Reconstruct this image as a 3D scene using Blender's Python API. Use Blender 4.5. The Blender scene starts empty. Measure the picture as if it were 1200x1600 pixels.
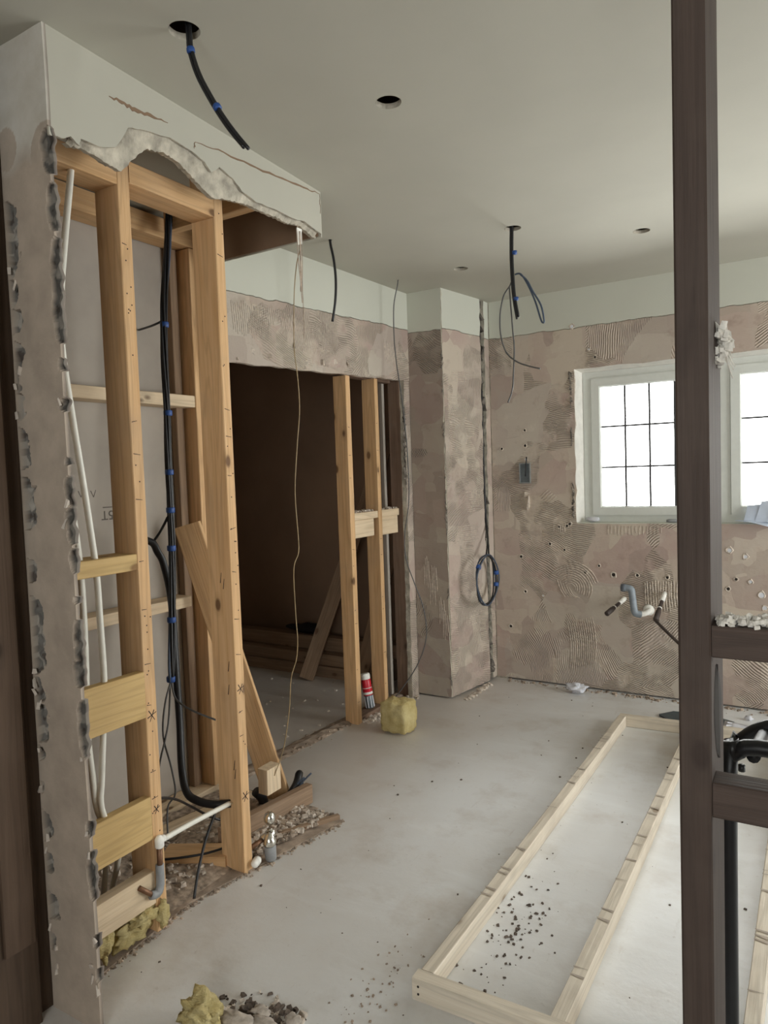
import bpy, bmesh, math, random
from mathutils import Vector, Matrix, noise
random.seed(7)
C = bpy.context.scene
COL = C.collection
V = Vector

# ------------------------------------------------------------------ camera, sky, exposure
cam_d = bpy.data.cameras.new('camera')
cam = bpy.data.objects.new('camera', cam_d); COL.objects.link(cam)
YAW, PITCH, ROLL, FPX, EYE = 0.548274, -0.0547784, -0.0346574, 1107.785, 1.35
f_ = V((-math.sin(YAW)*math.cos(PITCH), math.cos(YAW)*math.cos(PITCH), math.sin(PITCH)))
r0 = V((math.cos(YAW), math.sin(YAW), 0)); u0 = r0.cross(f_)
r_ = r0*math.cos(ROLL) + u0*math.sin(ROLL); u_ = -r0*math.sin(ROLL) + u0*math.cos(ROLL)
m3 = Matrix((r_, u_, -f_)).transposed()
cam.matrix_world = Matrix.Translation((0, 0, EYE)) @ m3.to_4x4()
cam_d.sensor_fit = 'VERTICAL'; cam_d.sensor_height = 36.0
cam_d.lens = FPX/1600*36; cam_d.clip_start = 0.02
C.camera = cam

w = bpy.data.worlds.new('overcast'); C.world = w; w.use_nodes = True
bg = w.node_tree.nodes['Background']
bg.inputs[0].default_value = (0.985, 0.983, 0.965, 1); bg.inputs[1].default_value = 13.0

def portal(name, loc, rot, sx, sy):
    l = bpy.data.lights.new(name, 'AREA'); l.shape = 'RECTANGLE'; l.size = sx; l.size_y = sy
    l.cycles.is_portal = True
    o = bpy.data.objects.new(name, l); COL.objects.link(o); o.location = loc; o.rotation_euler = rot
portal('window_portal', (-0.08, 4.42, 1.46), (math.radians(-90), 0, 0), 2.4, 1.0)
portal('hall_portal', (0.45, -1.79, 1.40), (math.radians(90), 0, 0), 1.5, 1.3)
portal('patio_portal', (2.49, 3.3, 1.07), (0, math.radians(90), 0), 2.2, 1.7)
C.view_settings.view_transform = 'Standard'; C.view_settings.look = 'None'
C.view_settings.gamma = 1.0; C.view_settings.use_curve_mapping = False
C.view_settings.exposure = 0.0
C.cycles.use_denoising = True
C.cycles.max_bounces = 12; C.cycles.diffuse_bounces = 8; C.cycles.glossy_bounces = 4
C.cycles.transparent_max_bounces = 12
C.cycles.caustics_reflective = False; C.cycles.caustics_refractive = False

# ------------------------------------------------------------------ material helpers
class NT:
    def __init__(s, name):
        s.m = bpy.data.materials.new(name); s.m.use_nodes = True
        s.t = s.m.node_tree; s.b = s.t.nodes['Principled BSDF']
    def n(s, kind, **kw):
        d = s.t.nodes.new(kind)
        for k, v in kw.items(): setattr(d, k, v)
        return d
    def put(s, inp, v):
        if isinstance(v, bpy.types.NodeSocket): s.t.links.new(v, inp)
        elif v is not None: inp.default_value = v
    def coord(s, which='Object'): return s.n('ShaderNodeTexCoord').outputs[which]
    def mapping(s, vec, scale=(1,1,1), loc=(0,0,0)):
        d = s.n('ShaderNodeMapping'); s.put(d.inputs[0], vec); s.put(d.inputs['Scale'], scale); s.put(d.inputs['Location'], loc)
        return d.outputs[0]
    def noise(s, vec, scale, detail=4, rough=0.55, dist=0.0):
        d = s.n('ShaderNodeTexNoise'); s.put(d.inputs['Vector'], vec); d.inputs['Scale'].default_value = scale
        d.inputs['Detail'].default_value = detail; d.inputs['Roughness'].default_value = rough; d.inputs['Distortion'].default_value = dist
        return d.outputs[0]
    def noisec(s, vec, scale, detail=2):
        d = s.n('ShaderNodeTexNoise'); s.put(d.inputs['Vector'], vec); d.inputs['Scale'].default_value = scale
        d.inputs['Detail'].default_value = detail; return d.outputs[1]
    def voro(s, vec, scale, out='Distance', feature='F1', dist='EUCLIDEAN', rnd=1.0):
        d = s.n('ShaderNodeTexVoronoi', feature=feature, distance=dist); s.put(d.inputs['Vector'], vec)
        d.inputs['Scale'].default_value = scale; d.inputs['Randomness'].default_value = rnd
        return d.outputs[out]
    def math(s, op, a, b=0.0, clamp=False):
        d = s.n('ShaderNodeMath', operation=op, use_clamp=clamp); s.put(d.inputs[0], a); s.put(d.inputs[1], b); return d.outputs[0]
    def vmath(s, op, a, b=None, scale=None):
        d = s.n('ShaderNodeVectorMath', operation=op); s.put(d.inputs[0], a)
        if b is not None: s.put(d.inputs[1], b)
        if scale is not None: s.put(d.inputs['Scale'], scale)
        return d.outputs[0]
    def ramp(s, fac, *stops):
        d = s.n('ShaderNodeValToRGB'); s.put(d.inputs[0], fac); e = d.color_ramp.elements
        while len(e) < len(stops): e.new(0.5)
        for el, (p, c) in zip(e, stops):
            el.position = p; el.color = c if len(c) == 4 else (*c, 1)
        return d.outputs[0]
    def step(s, fac, lo, hi):
        d = s.n('ShaderNodeMapRange'); s.put(d.inputs[0], fac); d.inputs[1].default_value = lo; d.inputs[2].default_value = hi
        return d.outputs[0]
    def mix(s, fac, a, b, mode='MIX'):
        d = s.n('ShaderNodeMix', data_type='RGBA', blend_type=mode); s.put(d.inputs['Factor'], fac)
        for i, v in ((6, a), (7, b)):
            if isinstance(v, tuple) and len(v) == 3: v = (*v, 1)
            s.put(d.inputs[i], v)
        return d.outputs[2]
    def sep(s, v):
        d = s.n('ShaderNodeSeparateXYZ'); s.put(d.inputs[0], v); return d.outputs
    def comb(s, x, y, z):
        d = s.n('ShaderNodeCombineXYZ')
        for i, q in enumerate((x, y, z)): s.put(d.inputs[i], q)
        return d.outputs[0]
    def done(s, color, rough=0.7, height=None, dist=0.004, strength=1.0, metal=0.0, spec=0.5):
        if isinstance(color, tuple) and len(color) == 3: color = (*color, 1)
        s.put(s.b.inputs['Base Color'], color); s.put(s.b.inputs['Roughness'], rough); s.put(s.b.inputs['Metallic'], metal)
        s.put(s.b.inputs['Specular IOR Level'], spec)
        if height is not None:
            d = s.n('ShaderNodeBump'); d.inputs['Distance'].default_value = dist; d.inputs['Strength'].default_value = strength
            s.put(d.inputs['Height'], height); s.t.links.new(d.outputs[0], s.b.inputs['Normal'])
        return s.m

def m_plain(name, col, rough=0.6, metal=0.0, var=0.12, scale=30, bump=0.0):
    t = NT(name); v = t.coord()
    nz = t.noise(v, scale)
    dark = tuple(c*(1-var*2) for c in col); lite = tuple(min(1, c*(1+var)) for c in col)
    c = t.ramp(nz, (0.3, dark), (0.7, lite))
    return t.done(c, rough, nz if bump else None, bump or 0.001, 1.0, metal)

def m_wood(name, lite, dark, knot=(0.10, 0.045, 0.02), dirt=0.25):
    t = NT(name)
    oi = t.n('ShaderNodeObjectInfo')
    v = t.coord()
    off = t.vmath('SCALE', t.comb(1.0, 0.7, 0.4), scale=t.math('MULTIPLY', oi.outputs['Random'], 37.0))
    vv = t.vmath('ADD', v, off)
    g1 = t.noise(t.mapping(vv, (1.2, 30, 30)), 2.2, 5, 0.6, 0.6)
    g2 = t.noise(t.mapping(vv, (3, 110, 110)), 2.0, 3)
    ringc = t.math('SINE', t.math('MULTIPLY', t.noise(t.mapping(vv, (0.35, 6, 6)), 2.0, 2), 60.0))
    ring = t.math('MULTIPLY_ADD', ringc, 0.5)
    c = t.ramp(g1, (0.28, dark), (0.72, lite))
    c = t.mix(t.math('MULTIPLY', t.step(ringc, 0.2, 1.0), 0.30), c, tuple(x*0.62 for x in dark))
    kd = t.voro(t.mapping(vv, (5.0, 9, 9)), 0.95)
    kn = t.step(kd, 0.125, 0.075)
    c = t.mix(t.math('MULTIPLY', t.step(kd, 0.24, 0.10), 0.40), c, tuple(x*0.6 for x in dark))
    c = t.mix(t.math('MULTIPLY', kn, 0.85), c, knot)
    d = t.noise(vv, 5.0, 5)
    c = t.mix(t.math('MULTIPLY', t.step(d, 0.5, 0.75), dirt), c, (0.30, 0.25, 0.20))
    c = t.mix(t.math('MULTIPLY', oi.outputs['Random'], 0.16), c, tuple(x*0.6 for x in dark))
    h = t.math('ADD', t.math('MULTIPLY', g2, 0.5), t.math('MULTIPLY', g1, 0.5))
    return t.done(c, 0.72, h, 0.0025, 0.8, spec=0.3)

PINK, GREY, BUFF = (0.455, 0.35, 0.305), (0.475, 0.435, 0.38), (0.54, 0.465, 0.385)
WHITE = (0.595, 0.602, 0.53)
def m_stripped(name, ua, line, slope, base_mix=0.5, bright=1.0, cell=3.2):
    """bare plaster with patches of combed tile adhesive; white paint above a ragged line. ua = axis of the wall (0 = x, 1 = y)."""
    t = NT(name); v = t.coord(); s = t.sep(v)
    u, z = s[ua], s[2]
    p = t.comb(u, z, 0.0)
    wv = t.vmath('ADD', p, t.vmath('SCALE', t.vmath('SUBTRACT', t.noisec(p, 3.0, 3), (0.5, 0.5, 0.5)), scale=0.13))
    cc = t.sep(t.voro(t.mapping(wv, (1.0, 0.8, 1)), cell, 'Color', 'F1', 'CHEBYCHEV'))
    cc2 = t.sep(t.voro(t.mapping(wv, (0.9, 1.1, 1), (3.1, 7.7, 0)), cell*1.7, 'Color', 'F1', 'CHEBYCHEV'))
    ang = t.math('MULTIPLY', cc[0], 3.1416)
    wob = t.noise(p, 2.2, 2)
    rot = t.math('ADD', t.math('MULTIPLY', u, t.math('COSINE', ang)), t.math('MULTIPLY', z, t.math('SINE', ang)))
    ph = t.math('ADD', t.math('MULTIPLY', rot, 560.0), t.math('MULTIPLY', wob, 90.0))
    ridge = t.math('MULTIPLY_ADD', t.math('SINE', ph), 0.5); ridge = t.math('ADD', t.math('MULTIPLY', t.math('SINE', ph), 0.5), 0.5)
    gate = t.math('MULTIPLY', t.step(cc[1], 0.36, 0.42), t.step(t.noise(p, 7.0, 4), 0.40, 0.52))
    big = t.noise(p, 1.6, 5, 0.6); med = t.noise(p, 7.0, 6, 0.65); fine = t.noise(p, 60.0, 4)
    c = t.mix(t.step(t.math('ADD', big, t.math('MULTIPLY', cc2[2], 0.35)), 0.48, 0.78), PINK, BUFF)
    c = t.mix(t.math('MULTIPLY', t.step(t.math('ADD', cc[2], t.math('MULTIPLY', med, 0.5)), 0.66, 0.86), base_mix), c, GREY)
    c = t.mix(t.math('MULTIPLY', gate, 0.55), c, tuple(x*1.12 for x in BUFF))
    c = t.mix(t.math('MULTIPLY', gate, t.math('MULTIPLY', t.step(ridge, 0.45, 0.0), 0.55)), c, tuple(x*0.55 for x in PINK))
    c = t.mix(t.math('MULTIPLY', t.step(med, 0.58, 0.70), 0.30), c, (0.66, 0.60, 0.52))
    c = t.mix(t.math('MULTIPLY', t.step(med, 0.44, 0.32), 0.45), c, (0.30, 0.225, 0.18))
    c = t.mix(t.math('MULTIPLY', t.step(cc2[1], 0.72, 0.74), 0.40), c, tuple(x*.74 for x in PINK))
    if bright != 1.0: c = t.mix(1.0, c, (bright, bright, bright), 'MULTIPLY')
    h = t.math('ADD', t.math('MULTIPLY', ridge, t.math('MULTIPLY', gate, 1.0)), t.math('MULTIPLY', med, 0.9))
    h = t.math('ADD', h, t.math('MULTIPLY', fine, 0.25))
    h = t.math('ADD', h, t.math('MULTIPLY', t.step(cc2[0], 0.5, 0.53), 0.35))
    if line is not None:
        zz = t.math('SUBTRACT', z, t.math('MULTIPLY', u, slope))
        edge = t.math('ADD', zz, t.math('MULTIPLY', t.math('SUBTRACT', t.noise(p, 10.0, 4), 0.5), 0.035))
        up = t.step(edge, line-0.002, line+0.002)
        wn = t.noise(p, 2.0, 3)
        c = t.mix(up, c, t.ramp(wn, (0.3, tuple(x*0.96 for x in WHITE)), (0.7, WHITE)))
        h = t.math('MULTIPLY', h, t.math('SUBTRACT', 1.0, t.math('MULTIPLY', up, 0.97)))
        h = t.math('ADD', h, t.math('MULTIPLY', t.math('SUBTRACT', 1.0, up), 0.9))
    return t.done(c, 0.82, h, 0.0052, 1.0, spec=0.25)

def m_floor():
    t = NT('screed'); v = t.coord(); s = t.sep(v)
    big = t.noise(v, 0.9, 5, 0.6); med = t.noise(v, 4.0, 6, 0.65); fine = t.noise(v, 45, 5)
    str_ = t.noise(t.mapping(v, (1.3, 5.5, 1)), 1.2, 4, 0.6, 0.5)
    c = t.ramp(big, (0.30, (0.635, 0.62, 0.595)), (0.58, (0.73, 0.74, 0.745)))
    c = t.mix(t.math('MULTIPLY', t.step(str_, 0.52, 0.72), 0.5), c, (0.81, 0.83, 0.84))
    c = t.mix(t.math('MULTIPLY', t.step(med, 0.46, 0.28), 0.50), c, (0.50, 0.46, 0.41))
    st = t.step(t.vmath('LENGTH', t.vmath('SUBTRACT', t.vmath('ADD', v, t.vmath('SCALE', t.vmath('SUBTRACT', t.noisec(v, 4.0, 4), (0.5, 0.5, 0.5)), scale=0.5)), (-0.72, 1.95, 0.0))) if False else t.math('ADD', t.noise(t.mapping(v, (1, 1, 1), (4.3, 2.2, 0)), 1.7, 6, 0.7), 0.0), 0.55, 0.72)
    c = t.mix(t.math('MULTIPLY', st, 0.5), c, (0.48, 0.41, 0.34))
    sc_ = t.noise(t.mapping(v, (14, 1.6, 1)), 3.0, 5, 0.7)
    c = t.mix(t.math('MULTIPLY', t.step(sc_, 0.62, 0.70), 0.30), c, (0.50, 0.45, 0.40))
    c = t.mix(t.math('MULTIPLY', t.step(fine, 0.66, 0.72), 0.30), c, (0.38, 0.33, 0.28))
    # settled brown dust beside the stripped stud wall and in the doorway
    dx = t.math('ADD', s[0], t.math('MULTIPLY', t.math('SUBTRACT', med, 0.5), 0.5))
    c = t.mix(t.math('MULTIPLY', t.step(dx, -1.25, -1.80), 0.50), c, (0.47, 0.395, 0.325))
    ro = t.math('ADD', 0.22, t.math('MULTIPLY', med, 0.40))
    h = t.math('ADD', t.math('MULTIPLY', med, 1.0), t.math('MULTIPLY', fine, 0.35))
    return t.done(c, ro, h, 0.0025, 0.7, spec=0.6)

def m_attr(name, rough=0.85, bump=0.002):
    t = NT(name); a = t.n('ShaderNodeVertexColor', layer_name='Col'); v = t.coord()
    n1 = t.noise(v, 14, 5); n2 = t.noise(v, 90, 4)
    c = t.mix(0.55, a.outputs[0], t.ramp(n1, (0.3, (0.38, 0.38, 0.38)), (0.7, (0.62, 0.62, 0.62))), 'OVERLAY')
    return t.done(c, rough, t.math('ADD', n1, t.math('MULTIPLY', n2, 0.5)), bump, 0.8, spec=0.2)

def m_glass():
    t = NT('window_glass')
    tr = t.n('ShaderNodeBsdfTransparent'); tr.inputs[0].default_value = (0.96, 0.97, 0.965, 1)
    gl = t.n('ShaderNodeBsdfGlossy'); gl.inputs['Roughness'].default_value = 0.02
    mx = t.n('ShaderNodeMixShader'); fr = t.n('ShaderNodeFresnel'); fr.inputs[0].default_value = 1.3
    t.t.links.new(fr.outputs[0], mx.inputs[0]); t.t.links.new(tr.outputs[0], mx.inputs[1]); t.t.links.new(gl.outputs[0], mx.inputs[2])
    t.t.links.new(mx.outputs[0], t.t.nodes['Material Output'].inputs[0])
    return t.m

def m_insul(name='glass_wool', a=(0.74, 0.58, 0.23), b=(0.96, 0.82, 0.44)):
    t = NT(name); v = t.coord()
    n1 = t.noise(v, 18, 6, 0.7); n2 = t.noise(t.mapping(v, (1, 1, 4)), 90, 5, 0.7)
    c = t.ramp(n1, (0.28, a), (0.66, b))
    c = t.mix(t.math('MULTIPLY', t.step(n2, 0.6, 0.75), 0.4), c, (0.82, 0.78, 0.50))
    return t.done(c, 0.95, t.math('ADD', n1, n2), 0.012, 1.0, spec=0.1)

M = {}
M['pine'] = m_wood('pine', (0.74, 0.495, 0.275), (0.60, 0.36, 0.17))
M['pale_pine'] = m_wood('pale_pine', (0.78, 0.64, 0.46), (0.66, 0.51, 0.34), dirt=0.15)
M['sawn_pine'] = m_wood('sawn_pine', (0.76, 0.69, 0.58), (0.64, 0.56, 0.45), knot=(0.26, 0.18, 0.11), dirt=0.35)
M['yellow_pine'] = m_wood('yellow_pine', (0.66, 0.47, 0.22), (0.56, 0.38, 0.16), knot=(0.20, 0.10, 0.04), dirt=0.08)
M['brown_wood'] = m_wood('brown_wood', (0.25, 0.165, 0.115), (0.16, 0.10, 0.07), knot=(0.05, 0.03, 0.02))
M['old_wood'] = m_wood('old_wood', (0.36, 0.25, 0.165), (0.25, 0.165, 0.105))
M['dark_board'] = m_wood('dark_board', (0.105, 0.070, 0.047), (0.070, 0.045, 0.030), knot=(0.02, 0.012, 0.01), dirt=0.05)
M['lining'] = m_wood('lining', (0.13, 0.088, 0.06), (0.095, 0.06, 0.04), knot=(0.04, 0.025, 0.015), dirt=0.05)
M['post_wood'] = m_wood('post_wood', (0.082, 0.058, 0.047), (0.060, 0.042, 0.034), knot=(0.035, 0.022, 0.018), dirt=0.1)
M['wall_b'] = m_stripped('stripped_wall_left', 1, 2.066, 0.033)
M['wall_w'] = m_stripped('stripped_wall_window', 0, 2.17, 0.0)
M['pier'] = m_stripped('stripped_pier_side', 1, 2.172, 0.0, 0.35)
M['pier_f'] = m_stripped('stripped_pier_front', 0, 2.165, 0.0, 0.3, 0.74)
M['floor'] = m_floor()
M['white'] = m_plain('white_emulsion', WHITE, 0.75, 0, 0.02, 3)
M['reveal'] = m_plain('reveal_plaster', (0.76, 0.74, 0.69), .8, 0, .05, 20, .002)
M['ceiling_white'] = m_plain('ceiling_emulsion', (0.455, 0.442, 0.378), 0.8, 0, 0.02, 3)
M['hall'] = m_plain('hall_plaster', (0.34, 0.27, 0.21), 0.85, 0, 0.05, 3)
M['attr'] = m_attr('chipped_plaster')
M['board_back'] = m_plain('plasterboard_paper', (0.42, 0.375, 0.325), 0.9, 0, 0.07, 4)
M['brown_paper'] = m_plain('brown_board', (0.23, 0.15, 0.095), 0.9, 0, 0.08, 3)
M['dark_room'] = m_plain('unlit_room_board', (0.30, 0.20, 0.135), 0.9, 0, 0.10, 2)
M['void'] = m_plain('dark_void', (0.03, 0.024, 0.02), 0.95)
M['core'] = m_plain('broken_gypsum', (0.50, 0.46, 0.38), 0.95, 0, 0.22, 22, 0.012)
M['plaster_chip'] = m_plain('plaster_chip', (0.62, 0.54, 0.46), 0.9, 0, 0.2, 60, 0.003)
M['rubble'] = m_plain('rubble', (0.40, 0.32, 0.25), 0.95, 0, 0.35, 40, 0.003)
M['soil'] = m_plain('dark_crumbs', (0.13, 0.10, 0.08), 0.95, 0, 0.3, 60)
M['dust'] = m_plain('trodden_dust', (0.37, 0.29, 0.225), 0.95, 0, 0.22, 18, 0.006)
M['black'] = m_plain('black_cable', (0.012, 0.012, 0.014), 0.45)
M['greycable'] = m_plain('grey_cable', (0.10, 0.10, 0.10), 0.5)
M['tan_wire'] = m_plain('tan_wire', (0.34, 0.25, 0.13), 0.5)
M['blue'] = m_plain('blue_tape', (0.02, 0.075, 0.28), 0.5)
M['bluegrey'] = m_plain('blue_grey_cable', (0.06, 0.085, 0.13), 0.45)
M['white_pipe'] = m_plain('white_pipe', (0.78, 0.77, 0.70), 0.4, 0, 0.03)
M['copper'] = m_plain('tarnished_copper', (0.20, 0.105, 0.06), 0.5, 0.6, 0.2)
M['steel'] = m_plain('chrome', (0.72, 0.71, 0.66), 0.22, 1.0, 0.04)
M['grey_plastic'] = m_plain('grey_plastic', (0.30, 0.31, 0.32), 0.5)
M['pipe_grey'] = m_plain('waste_pipe_grey', (0.25, 0.29, 0.33), 0.45)
M['dark_pipe'] = m_plain('blackened_copper', (0.055, 0.04, 0.035), 0.6)
M['ptfe'] = m_plain('white_cap', (0.85, 0.84, 0.79), 0.6)
M['galv'] = m_plain('galvanised_box', (0.16, 0.19, 0.21), 0.5, 0.5)
M['upvc'] = m_plain('window_frame_paint', (0.66, 0.68, 0.64), 0.4, 0, 0.02)
M['lead'] = m_plain('lead_came', (0.06, 0.06, 0.065), 0.6)
M['glass'] = m_glass()
M['wool'] = m_insul()
M['red'] = m_plain('red_print', (0.55, 0.012, 0.03), 0.35, 0, 0.05)
M['rag'] = m_plain('white_cloth', (0.68, 0.69, 0.74), 0.9, 0, 0.08, 20)
M['paper_blue'] = m_plain('pale_blue_paper', (0.62, 0.69, 0.82), 0.8, 0, 0.06, 12)
M['sheet'] = m_plain('slate_sheet', (0.055, 0.075, 0.085), 0.5)
M['tube'] = m_plain('black_tube', (0.008, 0.009, 0.011), 0.4)
M['ink'] = m_plain('pencil', (0.03, 0.02, 0.016), 0.8)
M['stamp'] = m_plain('stamp_ink', (0.13, 0.11, 0.095), 0.9)
M['pale_fluff'] = m_plain('torn_white_plaster', (0.72, 0.69, 0.63), .95, 0, .12, 90, .002)
M['dull_plaster'] = m_plain('dull_plaster', (0.50, 0.44, 0.38), .95, 0, .2, 40, .003)
M['scrim'] = m_plain('torn_scrim', (0.50, 0.40, 0.32), 0.9, 0, 0.2, 50)

# ------------------------------------------------------------------ object helpers
def tag(o, label=None, cat=None, group=None, kind=None):
    for k, v in (('label', label), ('category', cat), ('group', group), ('kind', kind)):
        if v: o[k] = v
    return o
def thing(name, loc, label, cat, group=None):
    o = bpy.data.objects.new(name, None); COL.objects.link(o); o.location = loc; o.empty_display_size = 0.05
    return tag(o, label, cat, group)
def link(name, me, mat, parent=None, mw=None, smooth=False):
    for m in (mat if isinstance(mat, (list, tuple)) else [mat]): me.materials.append(m)
    o = bpy.data.objects.new(name, me); COL.objects.link(o)
    mw = mw or Matrix.Identity(4)
    if parent is not None:
        base = Matrix.Identity(4); q = parent
        while q is not None: base = q.matrix_basis @ base; q = q.parent
        o.parent = parent; o.matrix_basis = base.inverted() @ mw
    else: o.matrix_basis = mw
    if smooth:
        for p in me.polygons: p.use_smooth = True
    return o

class MB:
    def __init__(s): s.v = []; s.f = []; s.mi = []
    def add(s, vs, fs, mi=0):
        b = len(s.v); s.v += [V(v) for v in vs]; s.f += [[b+i for i in f] for f in fs]; s.mi += [mi]*len(fs)
    def box(s, x0, x1, y0, y1, z0, z1, mi=0):
        s.add([(x, y, z) for z in (z0, z1) for y in (y0, y1) for x in (x0, x1)],
              [(0,2,3,1), (4,5,7,6), (0,1,5,4), (2,6,7,3), (0,4,6,2), (1,3,7,5)], mi)
    def tube(s, pts, r, n=8, sub=4, mi=0, cap=True, flat=1.0):
        pts = [V(p) for p in pts]
        if sub > 1 and len(pts) > 2: pts = spline(pts, sub)
        up = V((0.31, 0.2, 0.93)); rings = []
        N = len(pts)
        for i, p in enumerate(pts):
            d = (pts[min(i+1, N-1)] - pts[max(i-1, 0)])
            d = d.normalized() if d.length > 1e-9 else V((0, 0, 1))
            a = d.cross(up)
            if a.length < 1e-3: a = d.cross(V((1, 0, 0)))
            a.normalize(); b = d.cross(a); up = a.cross(d) if False else up
            rr = r(i/(N-1)) if callable(r) else r
            rings.append([p + (a*math.cos(2*math.pi*k/n) + b*math.sin(2*math.pi*k/n)*flat)*rr for k in range(n)])
        vs = [q for rg in rings for q in rg]; fs = []
        for i in range(N-1):
            for k in range(n):
                fs.append((i*n+k, i*n+(k+1) % n, (i+1)*n+(k+1) % n, (i+1)*n+k))
        if cap: fs.append(list(range(n))[::-1]); fs.append([(N-1)*n+k for k in range(n)])
        s.add(vs, fs, mi)
    def lathe(s, base, axis, prof, n=16, mi=0):
        axis = V(axis).normalized(); a = axis.orthogonal().normalized(); b = axis.cross(a); base = V(base)
        vs = []; fs = []; N = len(prof)
        for (h, r) in prof:
            for k in range(n): vs.append(base + axis*h + (a*math.cos(2*math.pi*k/n)+b*math.sin(2*math.pi*k/n))*max(r, 1e-4))
        for i in range(N-1):
            for k in range(n): fs.append((i*n+k, i*n+(k+1) % n, (i+1)*n+(k+1) % n, (i+1)*n+k))
        fs.append(list(range(n))[::-1]); fs.append([(N-1)*n+k for k in range(n)])
        s.add(vs, fs, mi)
    def chip(s, c, sx, sy, sz, mi=0, rnd=random):
        """an irregular little stone: a jittered octahedron-like lump"""
        c = V(c); e = Matrix.Rotation(rnd.uniform(0, 6.28), 3, 'Z') @ Matrix.Rotation(rnd.uniform(-.5, .5), 3, 'X')
        vs = []
        for (x, y, z) in ((1,1,-1), (-1,1,-1), (-1,-1,-1), (1,-1,-1), (.8,.7,1), (-.7,.8,1), (-.8,-.7,1), (.7,-.8,1)):
            j = V((x*sx*rnd.uniform(.55, 1), y*sy*rnd.uniform(.55, 1), z*sz*rnd.uniform(.5, 1)))
            vs.append(c + e @ j)
        s.add(vs, [(3,2,1,0), (4,5,6,7), (0,1,5,4), (1,2,6,5), (2,3,7,6), (3,0,4,7)], mi)
    def build(s, name, mat, parent=None, smooth=False, origin=None):
        o3 = V(origin) if origin is not None else V((0, 0, 0))
        me = bpy.data.meshes.new(name); me.from_pydata([v-o3 for v in s.v], [], s.f)
        for p, i in zip(me.polygons, s.mi): p.material_index = i
        bm = bmesh.new(); bm.from_mesh(me); bmesh.ops.recalc_face_normals(bm, faces=bm.faces); bm.to_mesh(me); bm.free()
        return link(name, me, mat, parent, Matrix.Translation(o3), smooth)

def spline(p, sub):
    out = []
    for i in range(len(p)-1):
        a, b, c, d = p[max(i-1, 0)], p[i], p[i+1], p[min(i+2, len(p)-1)]
        for k in range(sub):
            t = k/sub
            out.append(0.5*((2*b)+(c-a)*t+(2*a-5*b+4*c-d)*t*t+(3*b-a-3*c+d)*t**3))
    out.append(p[-1]); return out

def timber(name, a, b, wd, ht, mat, parent=None, side=None, ch=0.0022, bow=0.0):
    """a sawn length: local x runs along the grain from a to b; wd measured along SIDE, ht across it"""
    a, b = V(a), V(b); L = (b-a).length; x = (b-a).normalized()
    side = V(side) if side is not None else (V((0, 1, 0)) if abs(x.y) < 0.9 else V((1, 0, 0)))
    y = (side - x*side.dot(x)).normalized(); z = x.cross(y)
    hw, hh = wd/2, ht/2
    sec = [(-hw+ch, -hh), (hw-ch, -hh), (hw, -hh+ch), (hw, hh-ch), (hw-ch, hh), (-hw+ch, hh), (-hw, hh-ch), (-hw, -hh+ch)]
    K = 7 if L > 0.8 else 2
    vs = []; fs = []
    for i in range(K):
        t = i/(K-1); jb = bow*math.sin(math.pi*t)
        for (p, q) in sec: vs.append((t*L, p+jb+random.uniform(-1, 1)*0.0006, q+jb*0.4+random.uniform(-1, 1)*0.0006))
    for i in range(K-1):
        for k in range(8): fs.append((i*8+k, i*8+(k+1) % 8, (i+1)*8+(k+1) % 8, (i+1)*8+k))
    fs.append(list(range(8))[::-1]); fs.append([(K-1)*8+k for k in range(8)])
    me = bpy.data.meshes.new(name); me.from_pydata(vs, [], fs)
    mw = Matrix.Translation(a) @ Matrix((x, y, z)).transposed().to_4x4()
    return link(name, me, mat, parent, mw)
def tbox(name, x0, x1, y0, y1, z0, z1, mat, parent=None, **k):
    d = (x1-x0, y1-y0, z1-z0); i = d.index(max(d)); c = V(((x0+x1)/2, (y0+y1)/2, (z0+z1)/2))
    e = V((0, 0, 0)); e[i] = d[i]/2
    j = 1 if i != 1 else 0; kk = 3-i-j
    s = V((0, 0, 0)); s[j] = 1
    return timber(name, c-e, c+e, d[j], d[kk], mat, parent, s, **k)

def panel(name, outer, holes, to3, thick, mats, parent=None, side_mi=0, back_mi=0):
    """a flat sheet cut from a 2D outline with holes; to3 maps (u, v) to space, thick is the vector through the sheet"""
    bm = bmesh.new(); es = []
    for loop in [outer]+holes:
        vs = [bm.verts.new(to3(*p)) for p in loop]
        for i in range(len(vs)): es.append(bm.edges.new((vs[i], vs[(i+1) % len(vs)])))
    bmesh.ops.triangle_fill(bm, edges=es, use_beauty=True, use_dissolve=False)
    front = list(bm.faces)
    r = bmesh.ops.extrude_face_region(bm, geom=front)
    nv = [g for g in r['geom'] if isinstance(g, bmesh.types.BMVert)]
    nf = set(g for g in r['geom'] if isinstance(g, bmesh.types.BMFace))
    bmesh.ops.translate(bm, verts=nv, vec=V(thick))
    fs = set(front)
    for f in bm.faces:
        if f in fs: f.material_index = 0
        elif f in nf: f.material_index = back_mi
        else: f.material_index = side_mi
    bmesh.ops.recalc_face_normals(bm, faces=bm.faces)
    me = bpy.data.meshes.new(name); bm.to_mesh(me); bm.free()
    return link(name, me, mats, parent)
def circ(x, y, r, n=20, jit=0.0):
    return [(x+math.cos(2*math.pi*k/n)*r*(1+random.uniform(-jit, jit)), y+math.sin(2*math.pi*k/n)*r*(1+random.uniform(-jit, jit))) for k in range(n)]
def struct(o): o['kind'] = 'structure'; return o
def jag(p, q, n, amp):
    """points from p to q (2D) with a ragged sideways offset, ends kept"""
    d = (V(q)-V(p)); nn = V((-d.y, d.x)).normalized() if d.length else V((0, 0))
    out = []
    for i in range(n):
        t = i/n; c = V(p)+d*t+(nn*random.uniform(-amp, amp) if i else V((0, 0)))
        out.append((c.x, c.y))
    return out
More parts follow.
